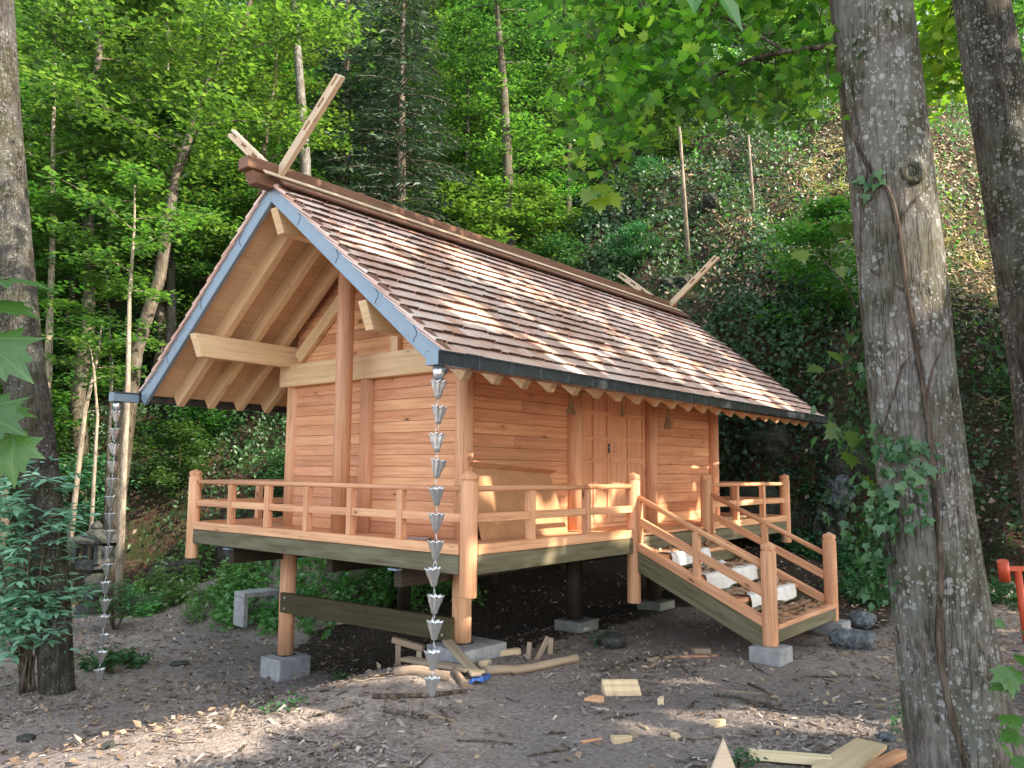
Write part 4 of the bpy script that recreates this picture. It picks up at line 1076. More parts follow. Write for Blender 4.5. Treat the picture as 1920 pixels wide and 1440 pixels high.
lying(1347, 1295, 1430, 1301, .02, .012, 'grey_wood', 'stick', 'straight thin lath on the bare dirt right of the wedge', 'stick')
lying(1405, 1428, 1560, 1440, .075, .05, 'fresh', 'plank', 'pale squared batten at the bottom right of the view', 'plank', .02)
# broad board, brown batten and a pointed sliver at the bottom right
c = [np.array(on(u, v))+[0, 0, z] for u, v, z in ((1522, 1452, .02), (1606, 1402, .03), (1664, 1420, .045), (1590, 1478, .035))]
m = MB(); m.prism(c, (0, 0, .03)); solo(m, 'board', 'fresh', tuple(c[0]), 'broad pale green-tinged board lying at the bottom right', 'board', None, .003)
lying(1606, 1462, 1692, 1420, .07, .05, 'larch', 'batten', 'reddish batten along the right side of the broad board', 'batten', .0)
a_ = np.array(on(1352, 1470)); q = to_rd(a_[0], a_[1])[1]
m = MB(); m.prism([at(1325, 1470, q), at(1384, 1470, q), at(1378, 1437, q+.03), at(1358, 1388, q+.06)], F2*.025+np.array([0, 0, .01])); solo(m, 'pointed_sliver', 'chigi', tuple(a_), 'white pointed board sliver sticking up at the bottom edge', 'offcut', None, .002)
crumple('plastic_scrap', 'plastic', tuple(np.array(on(900, 1276))), .30, .14, .05, 'blue plastic scrap beside the crossing planks', 'plastic', .5, 31, 10, .01)
# stones
def rock(name, loc, sx, sy, sz, label, mat='rock', seed=1, cat='rock', sub=4, group=None):
    import bmesh
    bm = bmesh.new(); bmesh.ops.create_icosphere(bm, subdivisions=sub, radius=1)
    co = np.array([v.co[:] for v in bm.verts]); f = co.copy()
    d1 = fbm(co[:, 0]*1.3+seed, co[:, 1]*1.3+co[:, 2]*.9, 4, seed) + .5*fbm(co[:, 2]*2.3-seed, co[:, 0]*2.1, 3, seed+7)
    co = np.sign(co)*np.abs(co)**.82; co = co*(1+.42*d1)[:, None]*np.array([sx, sy, sz])/2
    for v, c_ in zip(bm.verts, co): v.co = c_
    me = bpy.data.meshes.new(name); bm.to_mesh(me); bm.free(); me.materials.append(M[mat])
    o = bpy.data.objects.new(name, me); COL.objects.link(o); o.location = (loc[0], loc[1], loc[2]+sz*.28); o.rotation_euler = (0, 0, seed*1.3)
    return tag(o, label, cat, group)
p_ = on(1148, 1212); rock('stone', p_, .42, .25, .16, 'flat tan stone in front of the dark footing under the shrine', 'lantern', 3)
p_ = on(1600, 1215); rock('stone', p_, .42, .34, .24, 'bluish white stone in the ditch right of the stair', 'rock_pale', 4)
p_ = on(1618, 1172); rock('stone', p_, .40, .3, .2, 'grey-blue stone behind the bluish white one right of the stair', 'rock_pale', 5)
p_ = on(1662, 1388); rock('stone', p_, .12, .09, .07, 'small pale grey stone left of the big trunk foot', 'rock_pale', 6, sub=3)
p_ = on(336, 1248); rock('stone', p_, .22, .13, .06, 'flat grey slate lying on the left path', 'lantern', 7, sub=3)
p_ = on(270, 1362); rock('stone', p_, .10, .08, .06, 'small pale pebble in the sunny streak on the left', 'rock_pale', 8, sub=3)
p_ = on(48, 1390); rock('stone', p_, .14, .10, .07, 'small grey stone at the lower left', 'lantern', 9, sub=3)
p_ = on(205, 1402); rock('stone', p_, .09, .07, .05, 'small dull stone between the sunny streaks at lower left', 'lantern', 10, sub=3)
p_ = on(700, 1245); rock('stone', p_, .12, .10, .09, 'dark clod of soil left of the trestle', 'lantern', 14, sub=3)
# rocks of the bank behind the shrine
BR = [(1420, 930, 15.2, 2.2, 1.4, 1.3, 'broad mossy boulder behind the far corner post'), (1560, 960, 14.2, 1.0, .9, 1.7, 'upright dark rock right of the far corner post'), (1600, 840, 14.6, 1.6, 1.2, 1.2, 'dark ledge of rock under the ivy by the big trunk'),
      (1480, 810, 15.6, 2.4, 1.2, 1.0, 'long overhanging rock ledge behind the far eave'), (1640, 660, 15.0, 1.1, 1.0, .9, 'tan rock face showing through the ivy left of the big trunk'), (1380, 690, 17.2, 1.8, 1.2, 1.0, 'rock outcrop behind the far end of the roof'),
      (1285, 530, 19.0, 2.4, 1.4, .9, 'brown earthy outcrop behind the far forked finials'), (470, 930, 15.6, 1.6, 1.2, 1.3, 'grey rock in the bank behind the left veranda rail'), (330, 990, 15.4, 1.5, 1.1, 1.1, 'grey rough rock below the left wood'), (600, 1000, 16.2, 1.8, 1.2, .9, 'low shaded rock behind the shrine floor'),
      (385, 1060, 14.6, .5, .5, .7, 'squat grey stone below the left veranda corner'), (1330, 260, 20, .8, .6, .5, 'small grey outcrop on the slope left of the pale saplings')]
for i, (u, v, d_, a_, b_, c_, lb) in enumerate(BR):
    p_ = at(u, v, d_); p_[2] = min(p_[2], hz1(p_[0], p_[1])+.35) if i not in (10,) else hz1(p_[0], p_[1]); rock('rock', (p_[0], p_[1], p_[2]-c_*.55), a_*.72, b_*.72, c_*.8, lb, 'rock', 40+i, sub=5)
p_ = on(1575, 925); rock('rock', (p_[0], p_[1], p_[2]-.22), .55, .45, .7, 'pale blue-grey rock face between the far post and the ivy', 'rock_pale', 61)

# ---------------------------------------------------------------- chips, leaves and twigs on the clearing
def yard(r, d):
    x = CAM[0]+R2[0]*r+F2[0]*d; y = CAM[1]+R2[1]*r+F2[1]*d
    return (hill_s(r, d) < 0)*np.clip(.45+2.2*fbm(r*.8, d*.8, 3, 91), .04, 1)*np.where((y > .5) & (x > .2), .35, 1)*(1-.7*sstep(.2, 1.2, x)*(1-sstep(-1.4, -.6, y)))
r, d, x, y, g_ = scatter(150000, -6, 6, 3.2, 13, yard, 21); n = len(x)
k_ = g_.random(n) < np.clip(1.5-d/9, .12, 1); r, d, x, y = r[k_], d[k_], x[k_], y[k_]; n = len(x)
sz = g_.uniform(.016, .062, n)*(1+1.1*(g_.random(n) < .08))
o = leaves('wood_chips', np.stack([x, y, height(x, y)+g_.uniform(.002, .014, n)], -1), normals(x, y)+g_.normal(0, .30, (n, 3)), g_.normal(0, 1, (n, 3)), sz, [(-.14, -.5, 0), (-.12, .5, .05), (.13, .42, .0), (.15, -.45, .06)], g_.beta(1.3, 1.9, n), M['chip'])
tag(o, 'wood chips and bark bits strewn over the dirt', 'wood chips', kind='stuff')
def yl(r, d): return (hill_s(r, d) < .2)*np.clip(.12+.9*(1-sstep(-3.2, -1.2, r))+1.6*sstep(2.6, 4.0, r)+.9*fbm(r*.9, d*.9, 3, 92), .03, 1)
r, d, x, y, g_ = scatter(15000, -9, 7, 3.4, 15, yl, 22); n = len(x)
o = leaves('fallen_leaves', np.stack([x, y, height(x, y)+g_.uniform(.004, .02, n)], -1), g_.normal(0, .4, (n, 3))+[0, 0, 1], g_.normal(0, 1, (n, 3)), g_.uniform(.04, .10, n), LEAF_OVAL, g_.random(n), M['dry'])
tag(o, 'dry fallen leaves scattered on the dirt', 'fallen leaves', kind='stuff')
g_ = random.Random(77)
for i in range(64):
    rr, dd = g_.uniform(-2.6, 2.3), g_.uniform(4.0, 7.4)
    if i % 4 == 0: rr, dd = g_.uniform(-4.5, 4.2), g_.uniform(4.2, 9.5)
    p_ = rd(rr, dd)
    if p_[1] > -.1 and p_[0] > .1: continue
    if hill_s(np.array([rr]), np.array([dd]))[0] > -.5: continue
    L = g_.uniform(.12, .5); a_ = g_.uniform(0, 6.28); m = MB(); th = g_.uniform(.008, .022); cv = g_.uniform(-.25, .25)
    pts = []
    for f in np.linspace(-.5, .5, 6):
        x_, y_ = p_[0]+math.cos(a_+cv*f)*L*f, p_[1]+math.sin(a_+cv*f)*L*f; pts.append((x_, y_, hz1(x_, y_)+th*.5+abs(g_.gauss(0, .006))))
    m.tube(pts, [th*.55]*3+[th*.48, th*.4, th*.25], 6); kd = g_.choice([0, 0, 1, 2])
    solo(m, 'twig', ('twig', 'log', 'bark_dark')[kd], pts[0], ('brown dry twig lying on the chip-strewn dirt', 'pale peeled twig lying on the chip-strewn dirt', 'dark twig lying on the chip-strewn dirt')[kd], 'twig', 'twigs strewn on the clearing, ' + ('brown', 'pale', 'dark')[kd], 0)
# ---------------------------------------------------------------- vegetation
def spray(centres, sig, n, g, flat=.35):
    c = centres[g.integers(0, len(centres), n)]
    return c + g.normal(0, 1, (n, 3))*np.array([sig, sig, sig*flat])

def tree_parts(seed, H, r0, clear, spread, nleaf, lsize, mat='leaf', bark_m='bark', nb=22, path=None, flat=.22, tmpl=LEAF_OVAL, droop=.0, profile=None, bias=0):
    """one broadleaf tree in its own frame: (trunk mesh object, crown mesh object)"""
    rn = random.Random(seed); g = np.random.default_rng(seed)
    if path is None:
        path = []; x = y = 0
        for i in range(9):
            t = i/8; path.append((x, y, H*t - .25*(i == 0))); x += rn.uniform(-.035, .035)*H*.5; y += rn.uniform(-.035, .035)*H*.5
    path = np.array(path, float)
    def along(t):
        f = t*(len(path)-1); i = min(int(f), len(path)-2); return path[i]+(path[i+1]-path[i])*(f-i)
    mb = MB(); mb.tube(path, [r0*(1.25 if i == 0 else 1)*(1-.82*i/(len(path)-1)) for i in range(len(path))], 9, var=.5)
    cent = []
    for k in range(nb):
        t = clear + (1-clear)*(k+rn.random())/nb; t = min(t, .995)
        p = along(t); az = k*2.4 + rn.uniform(-.5, .5)
        prof = (math.sin(PI*min(1, .18+.82*(t-clear)/(1-clear)))**.7) if profile is None else profile((t-clear)/(1-clear))
        L = spread*prof*rn.uniform(.65, 1.1); el = math.radians(rn.uniform(5, 45)*(1-t*.3))
        a = np.array([math.cos(az), math.sin(az), 0]); pts = [p]; q = p.copy()
        for j in range(4):
            e = el*(1-j*.3) - droop*j*.12
            q = q + (a*math.cos(e) + np.array([0, 0, math.sin(e)]))*L/4; pts.append(q.copy())
            az2 = rn.uniform(-.35, .35); a = np.array([a[0]*math.cos(az2)-a[1]*math.sin(az2), a[0]*math.sin(az2)+a[1]*math.cos(az2), 0])
        rb = max(.008, r0*.33*(1-t*.75))
        mb.tube(pts, [rb, rb*.75, rb*.5, rb*.32, rb*.15], 5, var=.5, caps=False)
        for j in range(1, 5):
            m_ = pts[j]*.6+pts[j-1]*.4
            for w in range(2 if j < 3 else 3):
                th = rn.uniform(0, 2*PI); rr = L*.22*rn.random()
                cent.append(m_ + np.array([math.cos(th)*rr, math.sin(th)*rr, rn.uniform(-.1, .08)*L]))
            cent.append(pts[j])
    cent = np.array(cent)
    P = spray(cent, spread*.085+.06, nleaf, g, flat)
    N = np.stack([g.normal(0, .36, nleaf), g.normal(0, .36, nleaf), np.ones(nleaf)], -1)
    D = np.stack([g.normal(0, 1, nleaf), g.normal(0, 1, nleaf), g.normal(-.25, .2, nleaf)], -1)
    sz = lsize*g.uniform(.65, 1.3, nleaf)
    var = np.clip(g.beta(2, 2.4, nleaf)+bias, 0, 1)
    tr = mb.build('trunk', M[bark_m])
    cr = leaves('crown', P, N, D, sz, tmpl, var, M[mat])
    return tr, cr

def tree_thing(name, parts, loc, label, cat, group=None, rz=0, sc=1.0, fresh=True):
    e = thing(name, loc, label, cat, group, rz); e.scale = (sc, sc, sc)
    for o in parts:
        c = o if fresh else o.copy()
        if not fresh: COL.objects.link(c)
        c.parent = e
    return e

# variants used again and again on the hillside
VAR = []
VARPAR = [(101, 9.0, .13, .22, 2.6, 7600, .15, 'leaf_sun', 'bark'), (102, 11.0, .15, .30, 2.9, 8200, .155, 'leaf_sun', 'bark_pale'), (103, 7.5, .10, .18, 2.3, 7000, .145, 'leaf', 'bark'),
          (104, 10.0, .14, .25, 2.7, 8000, .15, 'leaf', 'bark_dark'), (105, 6.0, .07, .15, 1.9, 5600, .135, 'leaf_sun', 'bark_pale'), (106, 12.5, .17, .34, 3.1, 9000, .165, 'leaf', 'bark')]
used = [False]*len(VARPAR)
KIND_LABEL = ['bright green maple-like tree with layered sprays in the wood behind the shrine', 'tall pale-barked tree with sunny leaves in the wood behind the shrine',
              'short bushy green tree on the wooded slope', 'dark-barked green tree standing in the wooded slope', 'slim young tree with light leaves on the wooded slope',
              'tallest kind of green tree high on the wooded slope']
for i, p in enumerate(VARPAR): VAR.append(tree_parts(p[0], p[1], p[2], p[3], p[4], p[5], p[6], p[7], p[8]))

grn = random.Random(42)
def place_forest():
    d = 16.0
    while d < 56:
        step = 2.5 + (d-16)*.075
        r = -.70*d - 3
        while r < .68*d + 3:
            rr = r + grn.uniform(-.4, .4)*step; dd = d + grn.uniform(-.4, .4)*step
            s = float(hill_s(np.array([rr]), np.array([dd]))[0])
            ok = s > .8
            if rr > 3.5 and dd < 29: ok = False
            if rr > 1.0 and dd < 22: ok = False
            if -6.0 < rr < 1.0 and dd < 21.5: ok = False
            if -9.5 < rr < -2 and dd < 18.6: ok = False       # kept for the trees placed by hand
            if rr > 2 and grn.random() < .12: ok = False
            r += step
            if not ok: continue
            k = grn.choice([0, 0, 1, 2, 2, 3, 4, 5, 5] if rr < -3 else [0, 2, 3, 3, 5, 4])
            p = rd(rr, dd); sc = grn.uniform(.8, 1.2)*(1.35 if dd > 32 else 1)
            f = not used[k]; used[k] = True
            tree_thing('tree', VAR[k], (p[0], p[1], hz1(p[0], p[1])-.05), KIND_LABEL[k], 'tree', 'trees of the wooded hillside: ' + ['layered', 'pale-barked', 'bushy', 'dark-barked', 'young', 'tall'][k], grn.uniform(0, 6.28), sc, f)
        d += step*.92
place_forest()

# the left wood, close by: trees one can tell apart --------------------------------
def spot(u, v, d):
    p = at(u, v, d); return p
def hand_tree(pix, r0, label, name='tree', crown=None, bark_m='bark', mat='leaf_sun', seed=1, nb=14, clear=.45, spread=2.2, nleaf=8000, lsize=.14, **kw):
    """trunk through survey points (u, v, d)"""
    P = [at(*q) for q in pix]
    base = P[0].copy(); base[2] = min(base[2], hz1(base[0], base[1]))-.05
    zt = hz1(P[0][0], P[0][1])
    pth = [np.array([P[0][0], P[0][1], zt-.1])] + P[1:]
    o = np.array([pth[0][0], pth[0][1], zt])
    parts = tree_parts(seed, 1, r0, clear, spread, nleaf, lsize, mat, bark_m, nb, [p-o for p in pth], **kw)
    return tree_thing(name, parts, tuple(o), label, 'tree')
hand_tree([(215, 800, 15), (255, 660, 15), (300, 520, 15), (330, 330, 15), (392, 150, 15), (460, 40, 15.2), (520, -200, 15.5)], .15,
          'leaning grey-brown maple with a forked sunlit top at the left of the wood', seed=201, clear=.42, nb=20, spread=2.6, nleaf=11000, lsize=.15)
hand_tree([(92, 840, 16), (90, 700, 16), (98, 480, 16), (100, 250, 16), (110, -150, 16)], .10, 'straight sun-striped pale trunk between the left edge and the leaning maple', bark_m='bark_pale', seed=202, clear=.5, spread=2.2, nleaf=7000)
hand_tree([(228, 1040, 13.6), (232, 900, 13.6), (240, 720, 13.6), (243, 560, 13.6), (252, 430, 13.6), (253, 330, 13.6)], .062, 'slim pale bare-stemmed sapling right behind the left rain chain', bark_m='bark_pale', seed=203, clear=.62, nb=9, spread=1.5, nleaf=1500, lsize=.13)
hand_tree([(135, 870, 14.5), (160, 770, 14.5), (185, 660, 14.5), (192, 600, 14.5)], .05, 'thin crooked sunlit sapling leaning right at the lower left of the wood', bark_m='bark_pale', seed=204, clear=.55, nb=7, spread=1.1, nleaf=700, lsize=.12)
hand_tree([(180, 880, 14.2), (183, 780, 14.2), (176, 690, 14.2), (168, 640, 14.2)], .035, 'thinnest upright bare stem between two lower left saplings', bark_m='bark_pale', seed=205, clear=.55, nb=5, spread=.9, nleaf=400, lsize=.12)
hand_tree([(205, 900, 15.5), (210, 700, 15.5), (200, 500, 15.5), (222, 300, 15.5)], .04, 'thin dark stem behind the slim saplings of the left wood', bark_m='bark_dark', seed=206, clear=.4, nb=9, spread=1.4, nleaf=2600)
hand_tree([(320, 760, 19), (322, 600, 19), (318, 420, 19), (316, 200, 19)], .16, 'dark thick trunk deep in the wood left of the gable', bark_m='bark_dark', mat='leaf', seed=207, clear=.5, spread=2.6, nleaf=9000)
hand_tree([(590, 480, 17.4), (572, 300, 17.4), (560, 120, 17.4), (545, -60, 17.4), (545, -300, 17.4)], .155, 'lichen-patched trunk rising behind the front forked finials', bark_m='bark_big', mat='leaf_sun', seed=208, clear=.62, nb=14, spread=3.0, nleaf=6000)
hand_tree([(958, 430, 21), (953, 330, 21), (945, 160, 21), (930, 0, 21), (922, -200, 21)], .175, 'crooked ivy-hung trunk above the middle of the roof ridge', bark_m='bark', mat='leaf', seed=209, clear=.55, nb=16, spread=3.0, nleaf=5500)
hand_tree([(1290, 320, 19), (1275, 250, 19), (1262, 180, 19), (1258, 120, 19)], .05, 'thin pale leaning sapling stem on the slope right of the ridge trunk', bark_m='bark_pale', mat='leaf', seed=210, clear=.6, nb=6, spread=1.0, nleaf=700)
hand_tree([(1412, 340, 19.5), (1405, 280, 19.5), (1400, 215, 19.5), (1398, 150, 19.5)], .045, 'thin pale sapling stem farthest right on the open slope', bark_m='bark_pale', mat='leaf', seed=211, clear=.6, nb=6, spread=.9, nleaf=600)

# fir with drooping dark sprays ------------------------------------------------------
def fir(loc, H, seed, label, r0=.17):
    rn = random.Random(seed); g = np.random.default_rng(seed)
    mb = MB(); mb.tube([(0, 0, -.2), (.03, 0, H*.4), (-.02, .03, H*.75), (0, 0, H)], [r0, r0*.75, r0*.4, .015], 10, var=.5)
    P = []; Dr = []
    nl = 44
    for k in range(nl):
        t = .10 + .88*k/nl; z = H*t; L = 2.7*(1-t)**.75 + .15
        for j in range(4):
            az = k*1.1 + j*PI/2 + rn.uniform(-.35, .35); a = np.array([math.cos(az), math.sin(az), 0]); l = L*rn.uniform(.6, 1.1)
            pts = [np.array([0, 0, z]) + a*l*f + np.array([0, 0, -l*.34*f*f + .10*l*f]) for f in (0, .33, .66, 1)]
            mb.tube(pts, [.022, .016, .01, .004], 4, var=.5, caps=False)
            b = np.array([-a[1], a[0], 0])
            n = int(34*l)
            f = g.uniform(.18, 1, n); sd = g.choice([-1, 1], n)*g.uniform(0, 1, n)*.34*(1.12-f)*l**.6
            for q, w in zip(f, sd):
                c = np.array([0, 0, z]) + a*l*q + np.array([0, 0, -l*.34*q*q + .10*l*q - abs(w)*.25]) + b*w
                P.append(c); Dr.append(a*.6 + b*(1.2 if w > 0 else -1.2)*.8 + np.array([0, 0, -.35]))
    P = np.array(P); Dr = np.array(Dr); n = len(P)
    N = np.stack([g.normal(0, .4, n), g.normal(0, .4, n), np.ones(n)], -1)
    tr = mb.build('trunk', M['bark']); cr = leaves('crown', P, N, Dr, g.uniform(.14, .30, n), LEAF_LONG, g.beta(2, 2, n), M['needle'])
    return tree_thing('fir_tree', (tr, cr), loc, label, 'fir tree')
for (u, v, d, H, lb) in ((748, 420, 18.8, 10.5, 'dark blue-green fir standing alone behind the roof ridge'), (640, 420, 24, 11, 'smaller pale-tipped fir to the left of the dark fir')):
    p = at(u, v, d); z = hz1(p[0], p[1]); fir((p[0], p[1], z-.1), H, int(u), lb)

# shrubs ------------------------------------------------------------------------------
SH = []
SHPAR = [(301, 1.7, .02, .02, 1.1, 3600, .10, 'leaf'), (302, 2.4, .03, .05, 1.35, 5200, .11, 'leaf_sun'), (303, 1.2, .015, .0, .95, 2600, .085, 'leaf_ivy_lit')]
for p in SHPAR: SH.append(tree_parts(p[0], p[1], p[2], p[3], p[4], p[5], p[6], p[7], 'twig', nb=13, flat=.6))
SHL = ['small green shrub growing on the slope', 'taller light green shrub growing on the slope', 'low dark leathery-leaved shrub growing on the slope']
su = [False]*3
def shrub(r, d, k, sc, label=None, group=True):
    p = rd(r, d); f = not su[k]; su[k] = True
    tree_thing('shrub', SH[k], (p[0], p[1], hz1(p[0], p[1])-.08), label or SHL[k], 'shrub', ('shrubs of the slope: ' + ['small', 'tall', 'low'][k]) if group else None, grn.uniform(0, 6), sc, f)
def place_shrubs():
    d = 15.2
    while d < 34:
        step = 1.55 + (d-15)*.09; r = -.66*d-1
        while r < .64*d:
            rr = r+grn.uniform(-.45, .45)*step; dd = d+grn.uniform(-.45, .45)*step; r += step
            s = float(hill_s(np.array([rr]), np.array([dd]))[0])
            if s < .5: continue
            if rr > 4.8 and grn.random() < .40: continue
            if rr > 3.6 and 15.8 < dd < 21.5: continue
            k = grn.choice([2, 2, 0] if rr < 1 and dd < 19.5 else [0, 1, 2, 0] if rr < 1 else [0, 2, 2, 1]); shrub(rr, dd, k, grn.uniform(.6, 1.25))
        d += step*.9
place_shrubs()
p_ = at(880, 330, 20.5); r_, d_ = to_rd(p_[0], p_[1]); shrub(r_, d_, 1, 1.5, 'bright yellow-green bush above the middle of the roof ridge', False)

# ground cover: only a mass ----------------------------------------------------------------
def cover(name, label, n, rl, dl, dens, size, tmpl, mat, seed, lift=.12, tilt=.7, clump=.25, cat='ground cover', up=.9):
    r, d, x, y, g = scatter(n, rl[0], rl[1], dl[0], dl[1], dens, seed)
    n = len(r); z = height(x, y); N0 = normals(x, y)
    hh = np.clip(fbm(x/clump, y/clump, 3, seed)*1.6 + .45, 0, 1)
    P = np.stack([x, y, z], -1) + N0*(hh*lift*g.random(n))[:, None] + np.array([0, 0, 1])*(hh*lift*.5*g.random(n))[:, None]
    N = N0*up + g.normal(0, tilt, (n, 3)); D = g.normal(0, 1, (n, 3)) - np.array([0, 0, .5])
    o = leaves(name, P, N, D, g.uniform(size[0], size[1], n), tmpl, np.clip(hh*.5+g.random(n)*.55, 0, 1), M[mat])
    return tag(o, label, cat, kind='stuff')
def openband(r, d): return 1-.80*sstep(3.6, 5.4, r)*(1-sstep(15, 18, r))*sstep(16.2, 17.2, d)*(1-sstep(19.0+2.8*sstep(6.5, 9, r), 20.6+3.5*sstep(6.5, 9, r), d))*np.clip(.75+1.3*fbm(r*.7, d*.7, 3, 95), .25, 1)
def cliffy(r, d):
    s = hill_s(r, d); return openband(r, d)*sstep(-.1, .5, s)*(1-sstep(4.2, 6.5, s))*sstep(-2.5, 1.0, r)*(1-.85*sstep(6.3, 7.8, r))*np.clip(.75+1.6*fbm(r*.8, d*.8, 3, 77), .15, 1)
cover('ivy_cover', 'dark ivy and creepers covering the rocky bank behind the shrine', 130000, (-3, 8.5), (12.5, 24), cliffy, (.06, .13), LEAF_IVY, 'leaf_ivy', 401, lift=.55, clump=.8)
def leftlow(r, d):
    s = hill_s(r, d); return sstep(.0, .6, s)*(1-sstep(14, 20, s))*(1-sstep(-1, 2, r))*np.clip(.35+.5*(1-sstep(4, 6, s))+2.2*fbm(r*.6, d*.6, 3, 78), .05, 1)
cover('undergrowth', 'green undergrowth of ferns and seedlings on the left slope', 150000, (-16, 2), (14, 34), leftlow, (.06, .13), LEAF_OVAL, 'leaf_under', 402, lift=.6, clump=1.0)
def upper(r, d):
    s = hill_s(r, d); return openband(r, d)*sstep(3.5, 6, s)*sstep(-1, 2, r)*np.clip(.5+2.4*fbm(r*.45, d*.45, 3, 79), .03, 1)*(1-.45*sstep(7, 10, r))
cover('slope_plants', 'patchy green plants on the upper right slope', 130000, (-1, 22), (15, 40), upper, (.08, .19), LEAF_OVAL, 'leaf', 403, lift=.7, clump=1.1)
cover('slope_undergrowth', 'dense dark undergrowth on the slope above the shrine roof', 190000, (-1, 20), (15, 36), lambda r, d: openband(r, d)*sstep(2.2, 4, hill_s(r, d))*sstep(-1, 2, r)*np.clip(1.05+1.8*fbm(r*.5, d*.5, 3, 84), .15, 1)*(1-.8*sstep(6.2, 8.5, r)*(1-sstep(24, 28, d))), (.07, .15), LEAF_OVAL, 'leaf_under', 407, lift=.55, clump=.9)
def upper2(r, d):
    s = hill_s(r, d); return (1.15-openband(r, d))*sstep(3, 5, s)*sstep(2.5, 4.5, r)*np.clip(.35+2.6*fbm(r*.9, d*.9, 3, 80), .0, 1)*(1-sstep(24, 30, d))
cover('dry_grass', 'dry yellowish grass tufts on the sunny slope', 60000, (3, 16), (11, 30), upper2, (.18, .42), BLADE, 'straw', 404, lift=.05, tilt=.45, clump=.5)
def litter(r, d):
    s = hill_s(r, d); return sstep(.6, 2, s)*np.clip(.65+.9*fbm(r, d, 3, 81), .1, 1)*(.25+.75*sstep(4, 6, r))
cover('leaf_litter', 'brown dry leaves lying on the hillside', 60000, (-14, 18), (11, 34), litter, (.07, .14), LEAF_OVAL, 'dry', 405, lift=.06, tilt=.5)
cover('sunny_litter', 'pale dry leaves covering the open sunny ledge', 40000, (2.5, 18), (15.5, 25), lambda r, d: np.clip(.92-openband(r, d), 0, 1), (.06, .13), LEAF_OVAL, 'dry_pale', 408, lift=.05, tilt=.45)
cover('ledge_herbs', 'yellow-green herbs sprouting on the sunny ledge', 26000, (2.5, 16), (15.5, 25), lambda r, d: np.clip(1.05-openband(r, d), 0, 1)*np.clip(.3+2.6*fbm(r*1.1, d*1.1, 3, 97), 0, 1), (.06, .15), LEAF_OVAL, 'leaf_sun', 409, lift=.4, clump=.7)
def rightlow(r, d):
    s = hill_s(r, d); return sstep(-.6, .6, s)*(1-sstep(7, 9, s))*sstep(5.2, 6.6, r)*np.clip(.4+2*fbm(r*.9, d*.9, 3, 82), .03, 1)
cover('bank_plants', 'low green plants on the bank behind the big trunk', 26000, (5, 13), (8.5, 20), rightlow, (.05, .11), LEAF_OVAL, 'leaf_under', 406, lift=.3, clump=.7)
# ---------------------------------------------------------------- big trees in front
def bumpy(seed, amp):
    rn = random.Random(seed); tab = {}
    ph = [rn.uniform(0, 6.28) for _ in range(6)]
    return lambda k, i, n=40: 1 + amp*(math.sin(3*2*PI*k/n+ph[0]+i*.13)+.6*math.sin(5*2*PI*k/n+ph[1]-i*.17)+.35*math.sin(11*2*PI*k/n+ph[2]+i*.31)+.5*math.sin(i*.9+ph[3])*math.sin(2*2*PI*k/n+ph[4]))

def resample(pts, rad, n):
    pts = np.array(pts, float); t = np.linspace(0, len(pts)-1, n); i = np.arange(len(pts))
    # smooth (Catmull-like) by cubic through averaging
    P = np.stack([np.interp(t, i, pts[:, k]) for k in range(3)], -1); R = np.interp(t, i, rad)
    for _ in range(3): P[1:-1] = (P[:-2]+2*P[1:-1]+P[2:])/4; R[1:-1] = (R[:-2]+2*R[1:-1]+R[2:])/4
    return P, R

# right: lichen-spotted maple trunk
TD = 4.75
tp = [at(1822, 1500, TD), at(1812, 1440, TD), at(1772, 1200, TD), at(1738, 960, TD), at(1710, 720, TD), at(1687, 480, TD), at(1662, 260, TD), at(1632, 0, TD), at(1600, -260, TD), at(1570, -520, TD+.1)]
tr_ = [.335, .305, .262, .247, .242, .243, .238, .232, .215, .20]
base = tp[0].copy(); base[2] = hz1(base[0], base[1]); tp[0][2] = base[2]-.25
P_, R_ = resample(tp, tr_, 230)
big = thing('maple_tree', tuple(base), 'big lichen-spotted maple trunk with climbing ivy in the right foreground', 'tree')
_k, _i = np.meshgrid(np.arange(110), np.arange(230)); _t = 2*PI*_k/110
_rel = 1 + .030*fbm(np.cos(_t)*1.3, np.sin(_t)*1.3+_i*.035, 3, 31) + .030*np.abs(fbm(np.cos(_t)*5+3, np.sin(_t)*5+_i*.06, 4, 32)) + .012*fbm(np.cos(_t)*16, np.sin(_t)*16+_i*.16, 3, 33)
_fl = np.clip((26-_i)/26., 0, 1)**2; _rel = _rel + _fl*.16*np.maximum(0, np.cos(_t*5+.6))
mb = MB(); mb.tube(P_, R_, 110, var=.5, shape=lambda k, i: float(_rel[i, k]))
bt = mb.build('trunk', M['bark_big'], big, base)
def trunk_at(z):
    i = int(np.argmin(abs(P_[:, 2]-z))); return P_[i], R_[i]
# knot hole where a limb was lost
kc = at(1708, 326, TD-.20); vd = nrm(CAM-kc); vd[2] = 0; vd = nrm(vd + R2*.25); c0, r0_ = trunk_at(kc[2])
kb = c0 + vd*(r0_*.97) + np.array([0, 0, kc[2]-c0[2]]) + R2*.055
def ringpts(c, n, r): 
    a = nrm(np.cross(n, [0, 0, 1])); b = np.cross(a, n); return [c + (a*math.cos(t)+b*1.1*math.sin(t))*r for t in np.linspace(0, 2*PI, 19)]
mb = MB(); mb.tube(ringpts(kb, vd, .052), .030, 8, var=.4, caps=False); kn = mb.build('branch_scar', M['bark_dark'], big, base)
mb = MB(); mb.tube([kb-vd*.03, kb-vd*.004], .04, 16, var=.4, sm=False); mb.build('scar_hollow', M['black'], kn, base)
